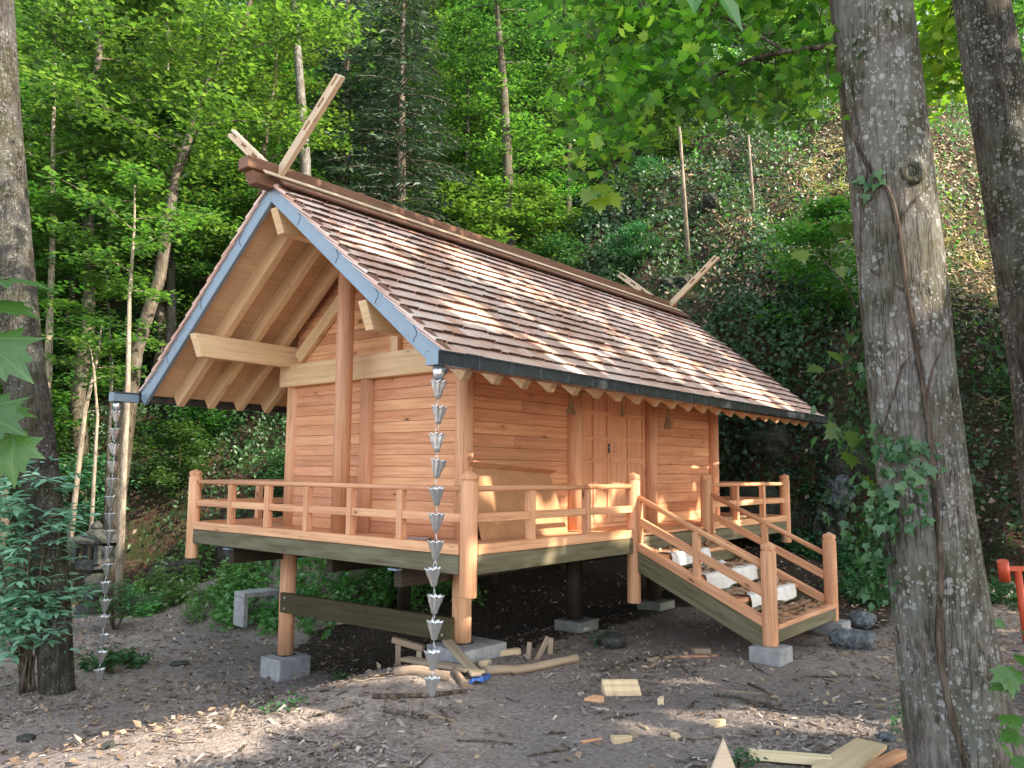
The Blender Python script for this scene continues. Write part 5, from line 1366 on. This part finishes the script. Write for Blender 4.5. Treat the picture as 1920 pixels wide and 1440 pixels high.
# limb reaching left, twigs and big lobed leaves
limb = [at(1625, 60, 4.75), at(1560, 88, 4.8), at(1470, 95, 5.0), at(1400, 112, 5.2), at(1330, 148, 5.4), at(1262, 188, 5.6), at(1225, 207, 5.7), at(1165, 205, 5.8), at(1110, 190, 5.9)]
limb2 = [at(1470, 95, 5.0), at(1380, 40, 5.2), at(1290, 10, 5.4), at(1190, 5, 5.6), at(1145, 80, 5.7), at(1120, 150, 5.8)]
limb3 = [at(1330, 148, 5.4), at(1240, 200, 5.3), at(1190, 260, 5.3), at(1150, 310, 5.3), at(1125, 345, 5.3)]
limb4 = [at(1660, -150, 4.75), at(1560, -60, 4.9), at(1440, -20, 5.0), at(1330, -50, 5.1), at(1200, -90, 5.2), at(1050, -60, 5.3)]
mb = MB()
for L_, ra in ((limb, .021), (limb2, .012), (limb3, .010), (limb4, .03)):
    q, rr = resample(L_, np.linspace(ra, ra*.3, len(L_)), 26); mb.tube(q, rr, 7, var=.5)
g5 = np.random.default_rng(55)
allp = np.vstack([resample(L_, np.ones(len(L_)), 40)[0] for L_ in (limb, limb2, limb3, limb4)])
low_u = [1035, 1060, 1090, 1120, 1165, 1200, 1250, 1320, 1400, 1470, 1520, 1575]
low_v = [150, 230, 330, 385, 345, 290, 240, 225, 262, 262, 225, 200]
LP, LN, LDr = [], [], []
ntw = 0
while ntw < 190:
    u = g5.uniform(1040, 1575); v = g5.uniform(-60, 400)
    if v > np.interp(u, low_u, low_v)-10: continue
    if g5.random() < .30*(u > 1400): continue
    ntw += 1
    c = at(u, v, g5.uniform(4.7, 6.4)); j = int(np.argmin(((allp-c)**2).sum(1))); a = allp[j]
    mid = (a+c)/2 + np.array([0, 0, .08]); mb.tube([a, mid, c], [.006, .004, .002], 4, var=.5, caps=False)
    for t in range(int(g5.integers(14, 23))):
        f = g5.uniform(.35, 1.12); b = a*(1-f)**2 + mid*2*f*(1-f) + c*f*f if f <= 1 else c
        LP.append(b + g5.normal(0, 1, 3)*np.array([.10, .10, .07])); LN.append(np.array([g5.normal(0, .75), g5.normal(0, .75), .9])); LDr.append(nrm(c-a)+g5.normal(0, .8, 3)+np.array([0, 0, -.7]))
lb_o = mb.build('limb', M['twig'], big, base)
kp = sun_ok(np.array(LP)); LP, LN, LDr = np.array(LP)[kp], np.array(LN)[kp], np.array(LDr)[kp]
n = len(LP); LPa = np.array(LP)-base
leaves('crown', LPa, np.array(LN), np.array(LDr), g5.uniform(.05, .10, n), LEAF_MAPLE, np.clip(g5.beta(1.0, 1.3, n), 0, 1), M['leaf_maple'], big)
# two pale drooping leaves at the branch tip
pc = at(1128, 352, 5.3)-base
leaves('tip_leaves', pc + np.array([[0, 0, .02], [.05, -.03, -.03], [-.06, .03, -.02], [.0, .03, -.06]]), np.array([-F2*.8+[0, 0, .6], -F2+R2*.4+[0, 0, .4], -F2-R2*.4+[0, 0, .5], -F2+[0, 0, .4]]), np.array([[0, 0, -1], R2*.5+[0, 0, -1], -R2*.5+[0, 0, -1], [0.1, 0, -1]]), .15, LEAF_MAPLE, [.7, .8, .62, .75], M['leaf_maple'], big)
# upper limbs and crown over the frame, which shades the foreground
mbx = MB(); UP = []
top = P_[-1]
for k in range(9):
    az = k*2.4; a = np.array([math.cos(az), math.sin(az), 0]); L = 2.6
    pts = [top+np.array([0, 0, -.2]), top + a*L*.4 + [0, 0, .8], top + a*L*.8 + [0, 0, 1.5], top + a*L*1.15 + [0, 0, 1.9]]
    mbx.tube(pts, [.07, .05, .03, .01], 6, var=.5, caps=False); UP += [pts[1], pts[2], pts[3], pts[2]+[0, 0, .8], pts[1]+[0, 0, 1.2]]
mbx.build('upper_limb', M['bark_big'], big, base)
UPa = np.array(UP); g6 = np.random.default_rng(66); nn_ = 5200
PU = spray(UPa, .55, nn_, g6, .6); PU = PU[sun_ok(PU)]; nn_ = len(PU)
leaves('upper_crown', PU-base, np.stack([g6.normal(0, .4, nn_), g6.normal(0, .4, nn_), np.ones(nn_)], -1), g6.normal(0, 1, (nn_, 3)), g6.uniform(.12, .2, nn_), LEAF_OVAL, g6.beta(2, 2, nn_), M['leaf_maple'], big)
# hanging twig whose leaf tips reach into the top of the view
tw = [top+np.array([-.5, -.3, .2]), at(1500, -900, 2.2), at(1400, -350, 1.5), at(1345, -60, 1.25)]
mb = MB(); q, rr = resample(tw, [.02, .012, .006, .003], 20); mb.tube(q, rr, 6, var=.5); hb = mb.build('hanging_twig', M['twig'], big, base)
leaves('hanging_leaves', np.array([at(1297, -42, 1.22), at(1340, -28, 1.25), at(1400, -120, 1.3)])-base, np.array([-F2+[0, 0, .5], -F2+R2*.5+[0, 0, .4], -F2+[0, 0, .8]]), np.array([-R2*.05+[0, 0, -1], R2*.42+[0, 0, -1], R2+[0, 0, -.4]]), [.095, .10, .08], LEAF_LONG if False else [(0, 0, 0), (-.22, .45, .03), (0, 1, -.05), (.22, .45, .03)], [.3, .2, .3], M['leaf_maple'], hb)

# ivy climbing the big trunk: its own plant
ivy = thing('ivy', tuple(base), 'green ivy with woody stems climbing the big lichen-spotted trunk', 'climbing plant')
def on_trunk(v, side, off=.0):
    """point on the trunk skin at survey height v; side -1 left edge, 0 facing the visitor, +1 right edge"""
    z = at(1700, v, TD)[2]; c, r = trunk_at(z); c = c.copy()
    i = int(np.argmin(abs(P_[:, 2]-z))); j = max(0, min(len(P_)-2, i)); 
    tt = (z-P_[j][2])/(P_[j+1][2]-P_[j][2]+1e-9); c = P_[j]+(P_[j+1]-P_[j])*np.clip(tt, -1, 1); c[2] = z
    toc = nrm(np.array([CAM[0]-c[0], CAM[1]-c[1], 0])); rt = np.cross([0, 0, 1.], toc); rt = nrm(np.array([-toc[1], toc[0], 0]))
    if rt @ R2 < 0: rt = -rt
    a = side*PI/2
    return c + (toc*math.cos(a)+rt*math.sin(a))*(r+off)
stems = [([(1480, .12), (1380, .0), (1250, -.10), (1150, -.05), (1060, .10), (950, .12), (850, .15), (760, .16), (640, .08), (520, .02), (430, .02), (370, -.05), (330, -.35), (260, -.55), (180, -.68), (80, -.78), (-60, -.80)], .020),
         ([(330, -.3), (380, -.50), (450, -.62), (600, -.85), (800, -1.0), (1000, -.95)], .009), ([(760, .16), (700, .3), (640, .62), (600, .9)], .009), ([(860, -.95), (800, -.5), (740, -.25), (690, -.1), (660, .2)], .009),
         ([(560, .0), (520, -.4), (480, -.8)], .009), ([(440, .02), (400, .3), (370, .6)], .009), ([(120, -.72), (60, -.4), (40, .0), (60, .5)], .005), ([(680, .1), (650, -.3), (660, -.9)], .005), ([(200, -.6), (160, -.3), (140, -.1)], .004)]
mbv = MB()
for st, ra in stems:
    q = [on_trunk(v, s_, ra*.4) for v, s_ in st]; q, rr = resample(q, np.linspace(ra, ra*.6, len(q)), 50)
    mbv.tube(q, rr, 7, var=.5)
mbv.build('stem', M['vine'], ivy, base)
g7 = np.random.default_rng(77); IP, IN, ID = [], [], []
def ivy_leaf(v, s_, off):
    p = on_trunk(v, s_, off); c, r = trunk_at(p[2]); o_ = nrm(np.array([p[0]-c[0], p[1]-c[1], 0])); IP.append(p); IN.append(o_ + g7.normal(0, .45, 3)+[0, 0, .35]); ID.append(np.array([0, 0, -1.])+g7.normal(0, .55, 3))
for (v0, v1, s0, s1, n_, om) in ((795, 850, -.6, .12, 22, .03), (830, 990, -.62, .06, 70, .04), (900, 1010, -1.0, -.35, 70, .07), (960, 1130, -1.15, -.5, 95, .10), (560, 700, -1.25, -.95, 36, .10), (700, 840, -1.3, -.95, 46, .16), (800, 920, -1.3, -.9, 26, .16), (830, 880, .0, .25, 8, .03), (470, 560, -1.2, -1.0, 9, .12), (330, 380, -.5, -.1, 10, .02)):
    for k in range(n_): ivy_leaf(g7.uniform(v0, v1), g7.uniform(s0, s1), abs(g7.normal(0, om))+.012)
leaves('foliage', np.array(IP)-base, np.array(IN), np.array(ID), g7.uniform(.04, .085, len(IP)), LEAF_IVY, g7.beta(2, 2, len(IP)), M['leaf_ivy_lit'], ivy)

# trunk at the right edge, and the one at the left edge
def plain_trunk(pts, rad, label, mat, seed, crown_n=2500, name='tree'):
    pts = [np.array(p) for p in pts]; zb = hz1(pts[0][0], pts[0][1]); b = np.array([pts[0][0], pts[0][1], zb]); pts[0][2] = zb-.2
    P, R = resample(pts, rad, 46); t = thing(name, tuple(b), label, 'tree')
    mb = MB(); mb.tube(P, R, 28, var=.5, shape=lambda k, i: bumpy(seed, .025)(k, i, 28)); mb.build('trunk', M[mat], t, b)
    g = np.random.default_rng(seed); cents = []; mb = MB()
    for k in range(8):
        az = k*2.4; a = np.array([math.cos(az), math.sin(az), 0]); q = P[-1]
        pp = [q, q+a*.9+[0, 0, .6], q+a*1.8+[0, 0, 1.1]]; mb.tube(pp, [.05, .03, .01], 5, var=.5, caps=False); cents += pp[1:]
    mb.build('limb', M[mat], t, b)
    PP = spray(np.array(cents), .5, crown_n, g, .6); PP = PP[sun_ok(PP)]-b; crown_n = len(PP)
    leaves('crown', PP, np.stack([g.normal(0, .4, crown_n), g.normal(0, .4, crown_n), np.ones(crown_n)], -1), g.normal(0, 1, (crown_n, 3)), g.uniform(.12, .2, crown_n), LEAF_OVAL, g.beta(2, 2, crown_n), M['leaf'], t)
    return t
e2 = 6.6
plain_trunk([at(2010, 1180, e2), at(1985, 900, e2), at(1950, 650, e2), at(1915, 450, e2), at(1872, 200, e2), at(1838, 0, e2), at(1805, -200, e2), at(1770, -430, e2)], [.30, .26, .24, .235, .225, .215, .20, .18],
            'leaning sun-rimmed trunk cut by the right edge of the view', 'bark_dark', 8)
e3 = 9.2
plain_trunk([at(110, 1290, e3), at(98, 1100, e3), at(78, 900, e3), at(52, 740, e3), at(30, 600, e3), at(14, 400, e3), at(-4, 200, e3), at(-14, 0, e3), at(-30, -250, e3), at(-40, -480, e3)], [.18, .18, .20, .225, .24, .24, .235, .225, .2, .18],
            'grey dark-sided trunk at the left edge of the view', 'bark_left', 9)

# sunlit spray between the two right trunks
g4 = np.random.default_rng(44); t3 = [o for o in bpy.data.objects if o.get('label', '').startswith('leaning sun-rimmed')][0]; b3 = np.array(t3.location)
mb = MB(); j0 = at(1850, -60, e2+.1); SP = []
for (u, v, d_) in ((1735, 40, 8.0), (1790, 60, 8.2), (1740, 120, 8.4), (1800, 150, 8.2), (1730, 190, 8.6), (1760, 90, 7.8)):
    e = at(u, v, d_); mb.tube([j0, (j0+e)/2+[0, 0, .25], e], [.02, .012, .004], 5, var=.5); SP += [e, e*.8+j0*.2]
lm = mb.build('limb', M['twig'], t3, b3)
PS = spray(np.array(SP), .20, 900, g4, .6); ns_ = len(PS)
leaves('spray', PS-b3, g4.normal(0, .5, (ns_, 3))+[0, 0, 1], g4.normal(0, 1, (ns_, 3)), g4.uniform(.07, .13, ns_), LEAF_MAPLE, g4.uniform(.3, 1, ns_), M['leaf_maple'], lm)
# maple twig with large lobed leaves close to the viewer, on its own young stem outside the view
b = rd(-2.0, .9); b[2] = hz1(b[0], b[1])
mt = thing('young_maple', tuple(b), 'large lobed maple leaves hanging in from the left edge close by', 'young tree')
mb = MB(); tipb = at(-60, 560, 1.35)
mb.tube([b-[0, 0, .1], b+[.05, 0, .9], b+[.05, .05, 1.7], b+[.1, .1, 2.4]], [.03, .025, .018, .01], 8, var=.5)
for e in (at(20, 520, 1.4), at(10, 660, 1.35), at(20, 800, 1.3)): mb.tube([b+[.05, .03, 1.3], (b+[.05, .03, 1.3]+e)/2+[0, 0, .15], e], [.008, .006, .002], 6, var=.5)
mb.build('trunk', M['twig'], mt, b)
bl = [((-25, 522), 1.4, .115, R2*1+F2*.2+[0, 0, -.12], [0, 0, 1]-F2*.35), ((-35, 570), 1.38, .10, R2+[0, 0, -.1], [0, 0, 1]-F2*.55), ((-30, 640), 1.35, .115, R2*.9+[0, 0, -.75], [0, 0, .6]-F2*.9),
      ((-45, 770), 1.3, .10, R2+[0, 0, -.55], [0, 0, .6]-F2*.8), ((25, 815), 1.32, .085, R2*.15+[0, 0, -1], -F2+[0, 0, .3]), ((-20, 770), 1.36, .075, R2*.95+[0, 0, .05], [0, 0, 1]-F2*.5)]
fan_leaves('crown', np.array([at(*q[0], q[1]) for q in bl])-b, np.array([np.array(q[4], float) for q in bl]), np.array([np.array(q[3], float) for q in bl]), np.array([q[2] for q in bl]), [.25, .1, .2, .05, .35, .3], M['leaf_near'], mt)
# and the one low at the right edge
b = rd(3.35, 4.3); b[2] = hz1(b[0], b[1])
mt2 = thing('young_maple', tuple(b), 'low maple shoot with lobed leaves right of the big trunk foot', 'young tree')
mb = MB(); mb.tube([b-[0, 0, .05], b+[0, 0, .3], b+[-.1, .05, .75]], [.012, .008, .003], 6, var=.5); mb.build('trunk', M['twig'], mt2, b)
g8 = np.random.default_rng(88)
bl = [(1885, 1250, .16), (1905, 1235, .15), (1895, 1290, .13), (1880, 1165, .06), (1890, 1340, .12), (1910, 1375, .12), (1915, 1185, .09), (1900, 1420, .11), (1880, 1400, .09)]
fan_leaves('crown', np.array([at(u, v, 4.3) for u, v, s_ in bl])-b, g8.normal(0, .3, (len(bl), 3))+[0, 0, 1]-F2*.5, g8.normal(0, .5, (len(bl), 3))+[0, 0, -.4]-F2*.3, np.array([q[2] for q in bl]), g8.beta(2, 2, len(bl)), M['leaf_near'], mt2)
# slender maple twig in front of the slope, left of the big trunk
b = at(1590, 1300, 5.4); 
tw = [on_trunk(600, -1.0), at(1590, 540, 4.9), at(1530, 470, 5.0), at(1500, 455, 5.05)]
mb = MB(); q, rr = resample(tw, [.006, .005, .003, .002], 16); mb.tube(q, rr, 5, var=.5)
q2, rr = resample([on_trunk(640, -1.0), at(1580, 690, 4.9), at(1545, 700, 4.95), at(1525, 725, 5.0)], [.006, .004, .003, .002], 16); mb.tube(q2, rr, 5, var=.5)
st2 = mb.build('side_twig', M['vine'], big, base)
pts = [(1497, 470, .10), (1560, 425, .09), (1510, 415, .07), (1575, 500, .07), (1540, 690, .09), (1560, 660, .10), (1590, 420, .08), (1570, 800, .10), (1600, 810, .11), (1590, 850, .1), (1620, 905, .09)]
leaves('side_leaves', np.array([at(u, v, 4.95) for u, v, s_ in pts])-base, g8.normal(0, .3, (len(pts), 3))-F2*.9+[0, 0, .6], g8.normal(0, .4, (len(pts), 3))+[0, 0, -1], np.array([q[2] for q in pts])*1.25, LEAF_MAPLE, g8.uniform(.15, .6, len(pts)), M['leaf_maple'], st2)

# bluish pinnate shrub at the lower left -------------------------------------------------
def pinnate(label, loc, stems, seed, mat='leaf_blue', leaflet=.10, name='elder_shrub'):
    g = np.random.default_rng(seed); t = thing(name, tuple(loc), label, 'shrub'); mb = MB(); P, N, D, Sz = [], [], [], []
    for st in stems:
        st = [np.array(p, float) for p in st]; q, rr = resample(st, np.linspace(.018, .004, len(st)), 14); mb.tube(q, rr, 6, var=.5)
        for k in range(4, 14):
            for w in range(2 if k < 12 else 4):
                az = g.uniform(0, 2*PI); a = np.array([math.cos(az), math.sin(az), g.uniform(-.05, .35)]); L = g.uniform(.24, .38)
                rp_ = [q[k], q[k]+a*L*.5+[0, 0, .03], q[k]+a*L+[0, 0, -.02]]; mb.tube(rp_, [.004, .003, .002], 4, var=.5, caps=False)
                b_ = nrm(np.cross([0, 0, 1], a))
                for f in (.45, .7, .92):
                    for sd in (-1, 1):
                        P.append(q[k]+a*L*f); D.append(b_*sd+a*.55+np.array([0, 0, -.25])); N.append(np.array([0, 0, 1])+g.normal(0, .25, 3)); Sz.append(leaflet*g.uniform(.8, 1.2))
                P.append(q[k]+a*L); D.append(a+np.array([0, 0, -.3])); N.append(np.array([0, 0, 1])+g.normal(0, .25, 3)); Sz.append(leaflet*1.2)
    mb.build('stem', M['twig'], t, loc)
    leaves('foliage', np.array(P)-loc, np.array(N), np.array(D), np.array(Sz), [(0, 0, 0), (-.19, .35, .04), (-.15, .65, .02), (0, 1, -.08), (.15, .65, .02), (.19, .35, .04)], g.beta(2, 2, len(P)), M[mat], t)
b = np.array(on(48, 1300)); dd_ = to_rd(b[0], b[1])[1]
g9 = np.random.default_rng(99); sts = []
for (u, v) in ((80, 900), (45, 880), (15, 950), (90, 970), (75, 1050), (25, 1080), (60, 1130), (-20, 1000), (55, 1010), (100, 1110), (-10, 1150), (60, 950), (20, 910), (-30, 930)):
    e = at(u, v, dd_+g9.uniform(-.7, .5)); sts.append([b+g9.normal(0, .05, 3)*[1, 1, 0]-[0, 0, .05], b+(e-b)*.35+[0, 0, .1], b+(e-b)*.75+[0, 0, .1], e])
pinnate('bluish green shrub with pinnate leaves in front of the left edge trunk', b, sts, 501, leaflet=.14)
b = np.array(on(215, 1180)); b2 = to_rd(b[0], b[1])[1]; sts = []
for k in range(5): e = b+np.array([g9.normal(0, .3), g9.normal(0, .3), g9.uniform(.35, .7)]); sts.append([b-[0, 0, .05], (b+e)/2+[0, 0, .1], e])
pinnate('small shaded green shrub at the foot of the left rain chain', b, sts, 502, 'leaf_ivy_lit', .085)

# herb clumps ------------------------------------------------------------------------------
def herb(u, v, rad, hgt, n, label, mat='leaf_herb', seed=1, size=(.05, .11), tm=LEAF_OVAL):
    b = np.array(on(u, v)); g = np.random.default_rng(seed); t = thing('herb_clump', tuple(b), label, 'plant')
    mb = MB(); P, N, D = [], [], []; last = None
    for k in range(max(5, int(n*2.6)//26)):
        th = g.uniform(0, 6.28); rr = rad*math.sqrt(g.random()); x, y = rr*math.cos(th), rr*math.sin(th); z0 = hz1(b[0]+x, b[1]+y)-b[2]; h_ = hgt*g.uniform(.5, 1.1)*(1-.5*rr/rad)
        e = np.array([x*1.15, y*1.15, z0+h_]); s0 = np.array([x, y, z0-.03])*([1, 1, 1] if rad > .2 else [.05, .05, 1]); mb.tube([s0, (s0+e)/2+g.normal(0, .02, 3), e], [.005, .004, .002], 4, var=.5, caps=False)
        if last is not None and np.linalg.norm(last-s0) > .01: mb.tube([last, (last+s0)/2-[0, 0, .02], s0], .004, 4, var=.5, caps=False)   # buried tube added to join the stems into one piece
        last = s0
        for f in np.linspace(.25, 1.03, 26):
            P.append(s0+(e-s0)*f + g.normal(0, .045, 3)); N.append(g.normal(0, .4, 3)+[0, 0, 1]); D.append(np.array([g.normal(), g.normal(), -.3]))
    mb.build('stem', M['twig'], t); leaves('foliage', np.array(P), np.array(N), np.array(D), g.uniform(size[0], size[1], len(P)), tm, g.beta(2, 2, len(P)), M[mat], t)
for i, (u, v, ra, h_, n_, lb) in enumerate(((300, 1135, .55, .75, 620, 'bright leafy clump of nettles left of the concrete block bench'), (420, 1120, .6, .6, 560, 'green herb clump right behind the concrete block bench'), (250, 1150, .45, .45, 320, 'low green herbs beside the left rain chain'),
        (345, 1080, .5, .55, 360, 'broad-leaved plants below the left veranda corner post'), (560, 1110, .6, .5, 420, 'fresh green plants seen under the veranda left of the foundation post'), (640, 1120, .7, .45, 460, 'green plants seen under the veranda above the cross brace'), (760, 1110, .6, .4, 320, 'dark green plants under the veranda near the rear girder'),
        (470, 1085, .6, .6, 480, 'tall green plants between the left veranda corner and the block bench'), (520, 1075, .8, .5, 480, 'green plants in the shade behind the left foundation post'), (700, 1090, .8, .5, 480, 'ferny green plants deep under the middle of the veranda'), (830, 1120, .6, .4, 320, 'dark plants under the veranda behind the near foundation post'), (1560, 1050, .45, .4, 330, 'green plants behind the right newel post'), (1640, 1080, .5, .45, 380, 'green plants between the stair and the big trunk'), (1500, 990, .4, .3, 200, 'small herbs beside the far corner post'), (1880, 1130, .5, .4, 300, 'green plants under the orange gate'), (1590, 1110, .4, .35, 260, 'dark green plants in the damp ditch behind the bluish stone'), (1650, 1130, .35, .35, 240, 'ground plants left of the big trunk above the ditch'), (1520, 1040, .35, .3, 200, 'small plants between the right newel and the far post'), (215, 1250, .35, .25, 220, 'dark low plants around the foot of the left rain chain'), (1700, 1375, .14, .25, 60, 'small green sprig at the left foot of the big trunk'),
        (530, 1330, .16, .08, 60, 'tiny green weeds on the chip bank'), (640, 1275, .12, .1, 40, 'little weed tuft left of the trestle'), (1385, 1437, .09, .1, 34, 'little green weed beside the triangular offcut'), (1130, 1210, .1, .12, 40, 'small weed beside the stone under the shrine'))):
    herb(u, v, ra, h_, n_, lb, 'leaf_herb' if i < 11 else 'leaf_ivy_lit', 600+i, (.055, .125) if ra > .2 else (.03, .05))
# ---------------------------------------------------------------- unseen trees added right of the view to throw dappled shade
def added_shade_trees():
    g = np.random.default_rng(900)
    n = 34000
    r = g.uniform(8.6, 13.4, n); d = g.uniform(-7, 17.0, n)
    zl = np.where(d < 5, .9, 1.6) + (r-8.6)*.45; zh = 10.3 + (r-8.6)*.66 - 3.0*sstep(11.5, 15.5, d)
    z = zl + (zh-zl)*g.random(n)
    x = CAM[0]+R2[0]*r+F2[0]*d; y = CAM[1]+R2[1]*r+F2[1]*d
    P = np.stack([x, y, z], -1)
    gz = height(x, y)
    ok = sun_ok(P) & (z > gz+.3) & (r > .66*d+1.2)
    P, r, d = P[ok], r[ok], d[ok]
    stems = [(-3.5, 11), (1.0, 11.5), (5.2, 11), (9.3, 11.5), (13.4, 12), (16.6, 13)]
    own = np.argmin(np.abs(d[:, None]-np.array([s_[0] for s_ in stems])[None]), 1)
    words = ['behind the viewer', 'level with the viewer', 'ahead of the viewer', 'beside the stair', 'beside the far corner', 'against the bank']
    for i, (dd, rr) in enumerate(stems):
        b = rd(rr, dd); b[2] = hz1(b[0], b[1]); t = thing('shade_tree', tuple(b), 'unseen leafy tree added for shade right of the clearing, ' + words[i], 'tree')
        mb = MB(); mb.tube([b-[0, 0, .3], b+[.1, 0, 4], b+[0, .1, 9], b+[.1, .1, 13]], [.28, .22, .15, .05], 10, var=.5)
        sel = P[own == i]; k = len(sel)
        for c in sel[g.integers(0, k, 26)]:
            h = max(b[2]+1, c[2]-1.2); mb.tube([(b[0], b[1], h), (np.array([b[0], b[1], h])+c)/2+[0, 0, .3], c], [.05, .03, .01], 5, var=.5, caps=False)
        mb.build('trunk', M['bark'], t, b)
        N = SUNV[None]*.75 + np.array([0, 0, .5]) + g.normal(0, .45, (k, 3))
        leaves('crown', sel-b, N, g.normal(0, 1, (k, 3)), g.uniform(.26, .44, k), [(0, 0, 0), (-.38, .3, .03), (-.34, .7, 0), (0, 1, -.06), (.34, .7, 0), (.38, .3, .03)], g.beta(2, 2, k), M['leaf'], t)
added_shade_trees()
SUN_E, SKY_E, SKY_SAT = 12.5, .66, .5
# ---------------------------------------------------------------- camera, light, render
cam_d = bpy.data.cameras.new('camera'); cam = bpy.data.objects.new('camera', cam_d); COL.objects.link(cam)
cam_d.sensor_fit = 'HORIZONTAL'; cam_d.sensor_width = 36; cam_d.lens = FPX/1920*36; cam_d.clip_start = .05; cam_d.clip_end = 1000
mw = Matrix(((CR[0], CU[0], -CF[0], CAM[0]), (CR[1], CU[1], -CF[1], CAM[1]), (CR[2], CU[2], -CF[2], CAM[2]), (0, 0, 0, 1)))
cam.matrix_world = mw
scene.camera = cam
S_AZ, S_EL = _az, _el
SUN = np.array([math.cos(S_EL)*math.cos(S_AZ), math.cos(S_EL)*math.sin(S_AZ), math.sin(S_EL)])
ld = bpy.data.lights.new('sun', 'SUN'); ld.energy = SUN_E; ld.angle = math.radians(.55); ld.color = (1, .86, .70)
lo = bpy.data.objects.new('sun', ld); COL.objects.link(lo)
lo.rotation_euler = Vector(SUN).to_track_quat('Z', 'Y').to_euler(); lo.location = (0, -6, 14)
wd = bpy.data.worlds.new('World'); scene.world = wd; wd.use_nodes = True
nt = wd.node_tree; bg = nt.nodes['Background']
sky = nt.nodes.new('ShaderNodeTexSky'); sky.sky_type = 'NISHITA'; sky.sun_disc = False
sky.sun_elevation = S_EL; sky.sun_rotation = math.atan2(SUN[0], SUN[1]); sky.air_density = 1.0; sky.dust_density = 1.6; sky.ozone_density = 1.0
hsv = nt.nodes.new('ShaderNodeHueSaturation'); hsv.inputs['Saturation'].default_value = SKY_SAT
nt.links.new(sky.outputs[0], hsv.inputs['Color']); nt.links.new(hsv.outputs[0], bg.inputs[0]); bg.inputs[1].default_value = SKY_E
scene.view_settings.view_transform = 'Standard'; scene.view_settings.look = 'None'; scene.view_settings.exposure = 0; scene.view_settings.gamma = 1
scene.render.engine = 'CYCLES'
cy = scene.cycles
cy.max_bounces = 6; cy.diffuse_bounces = 4; cy.glossy_bounces = 2; cy.transmission_bounces = 4; cy.transparent_max_bounces = 4
cy.caustics_reflective = False; cy.caustics_refractive = False
cy.use_denoising = True
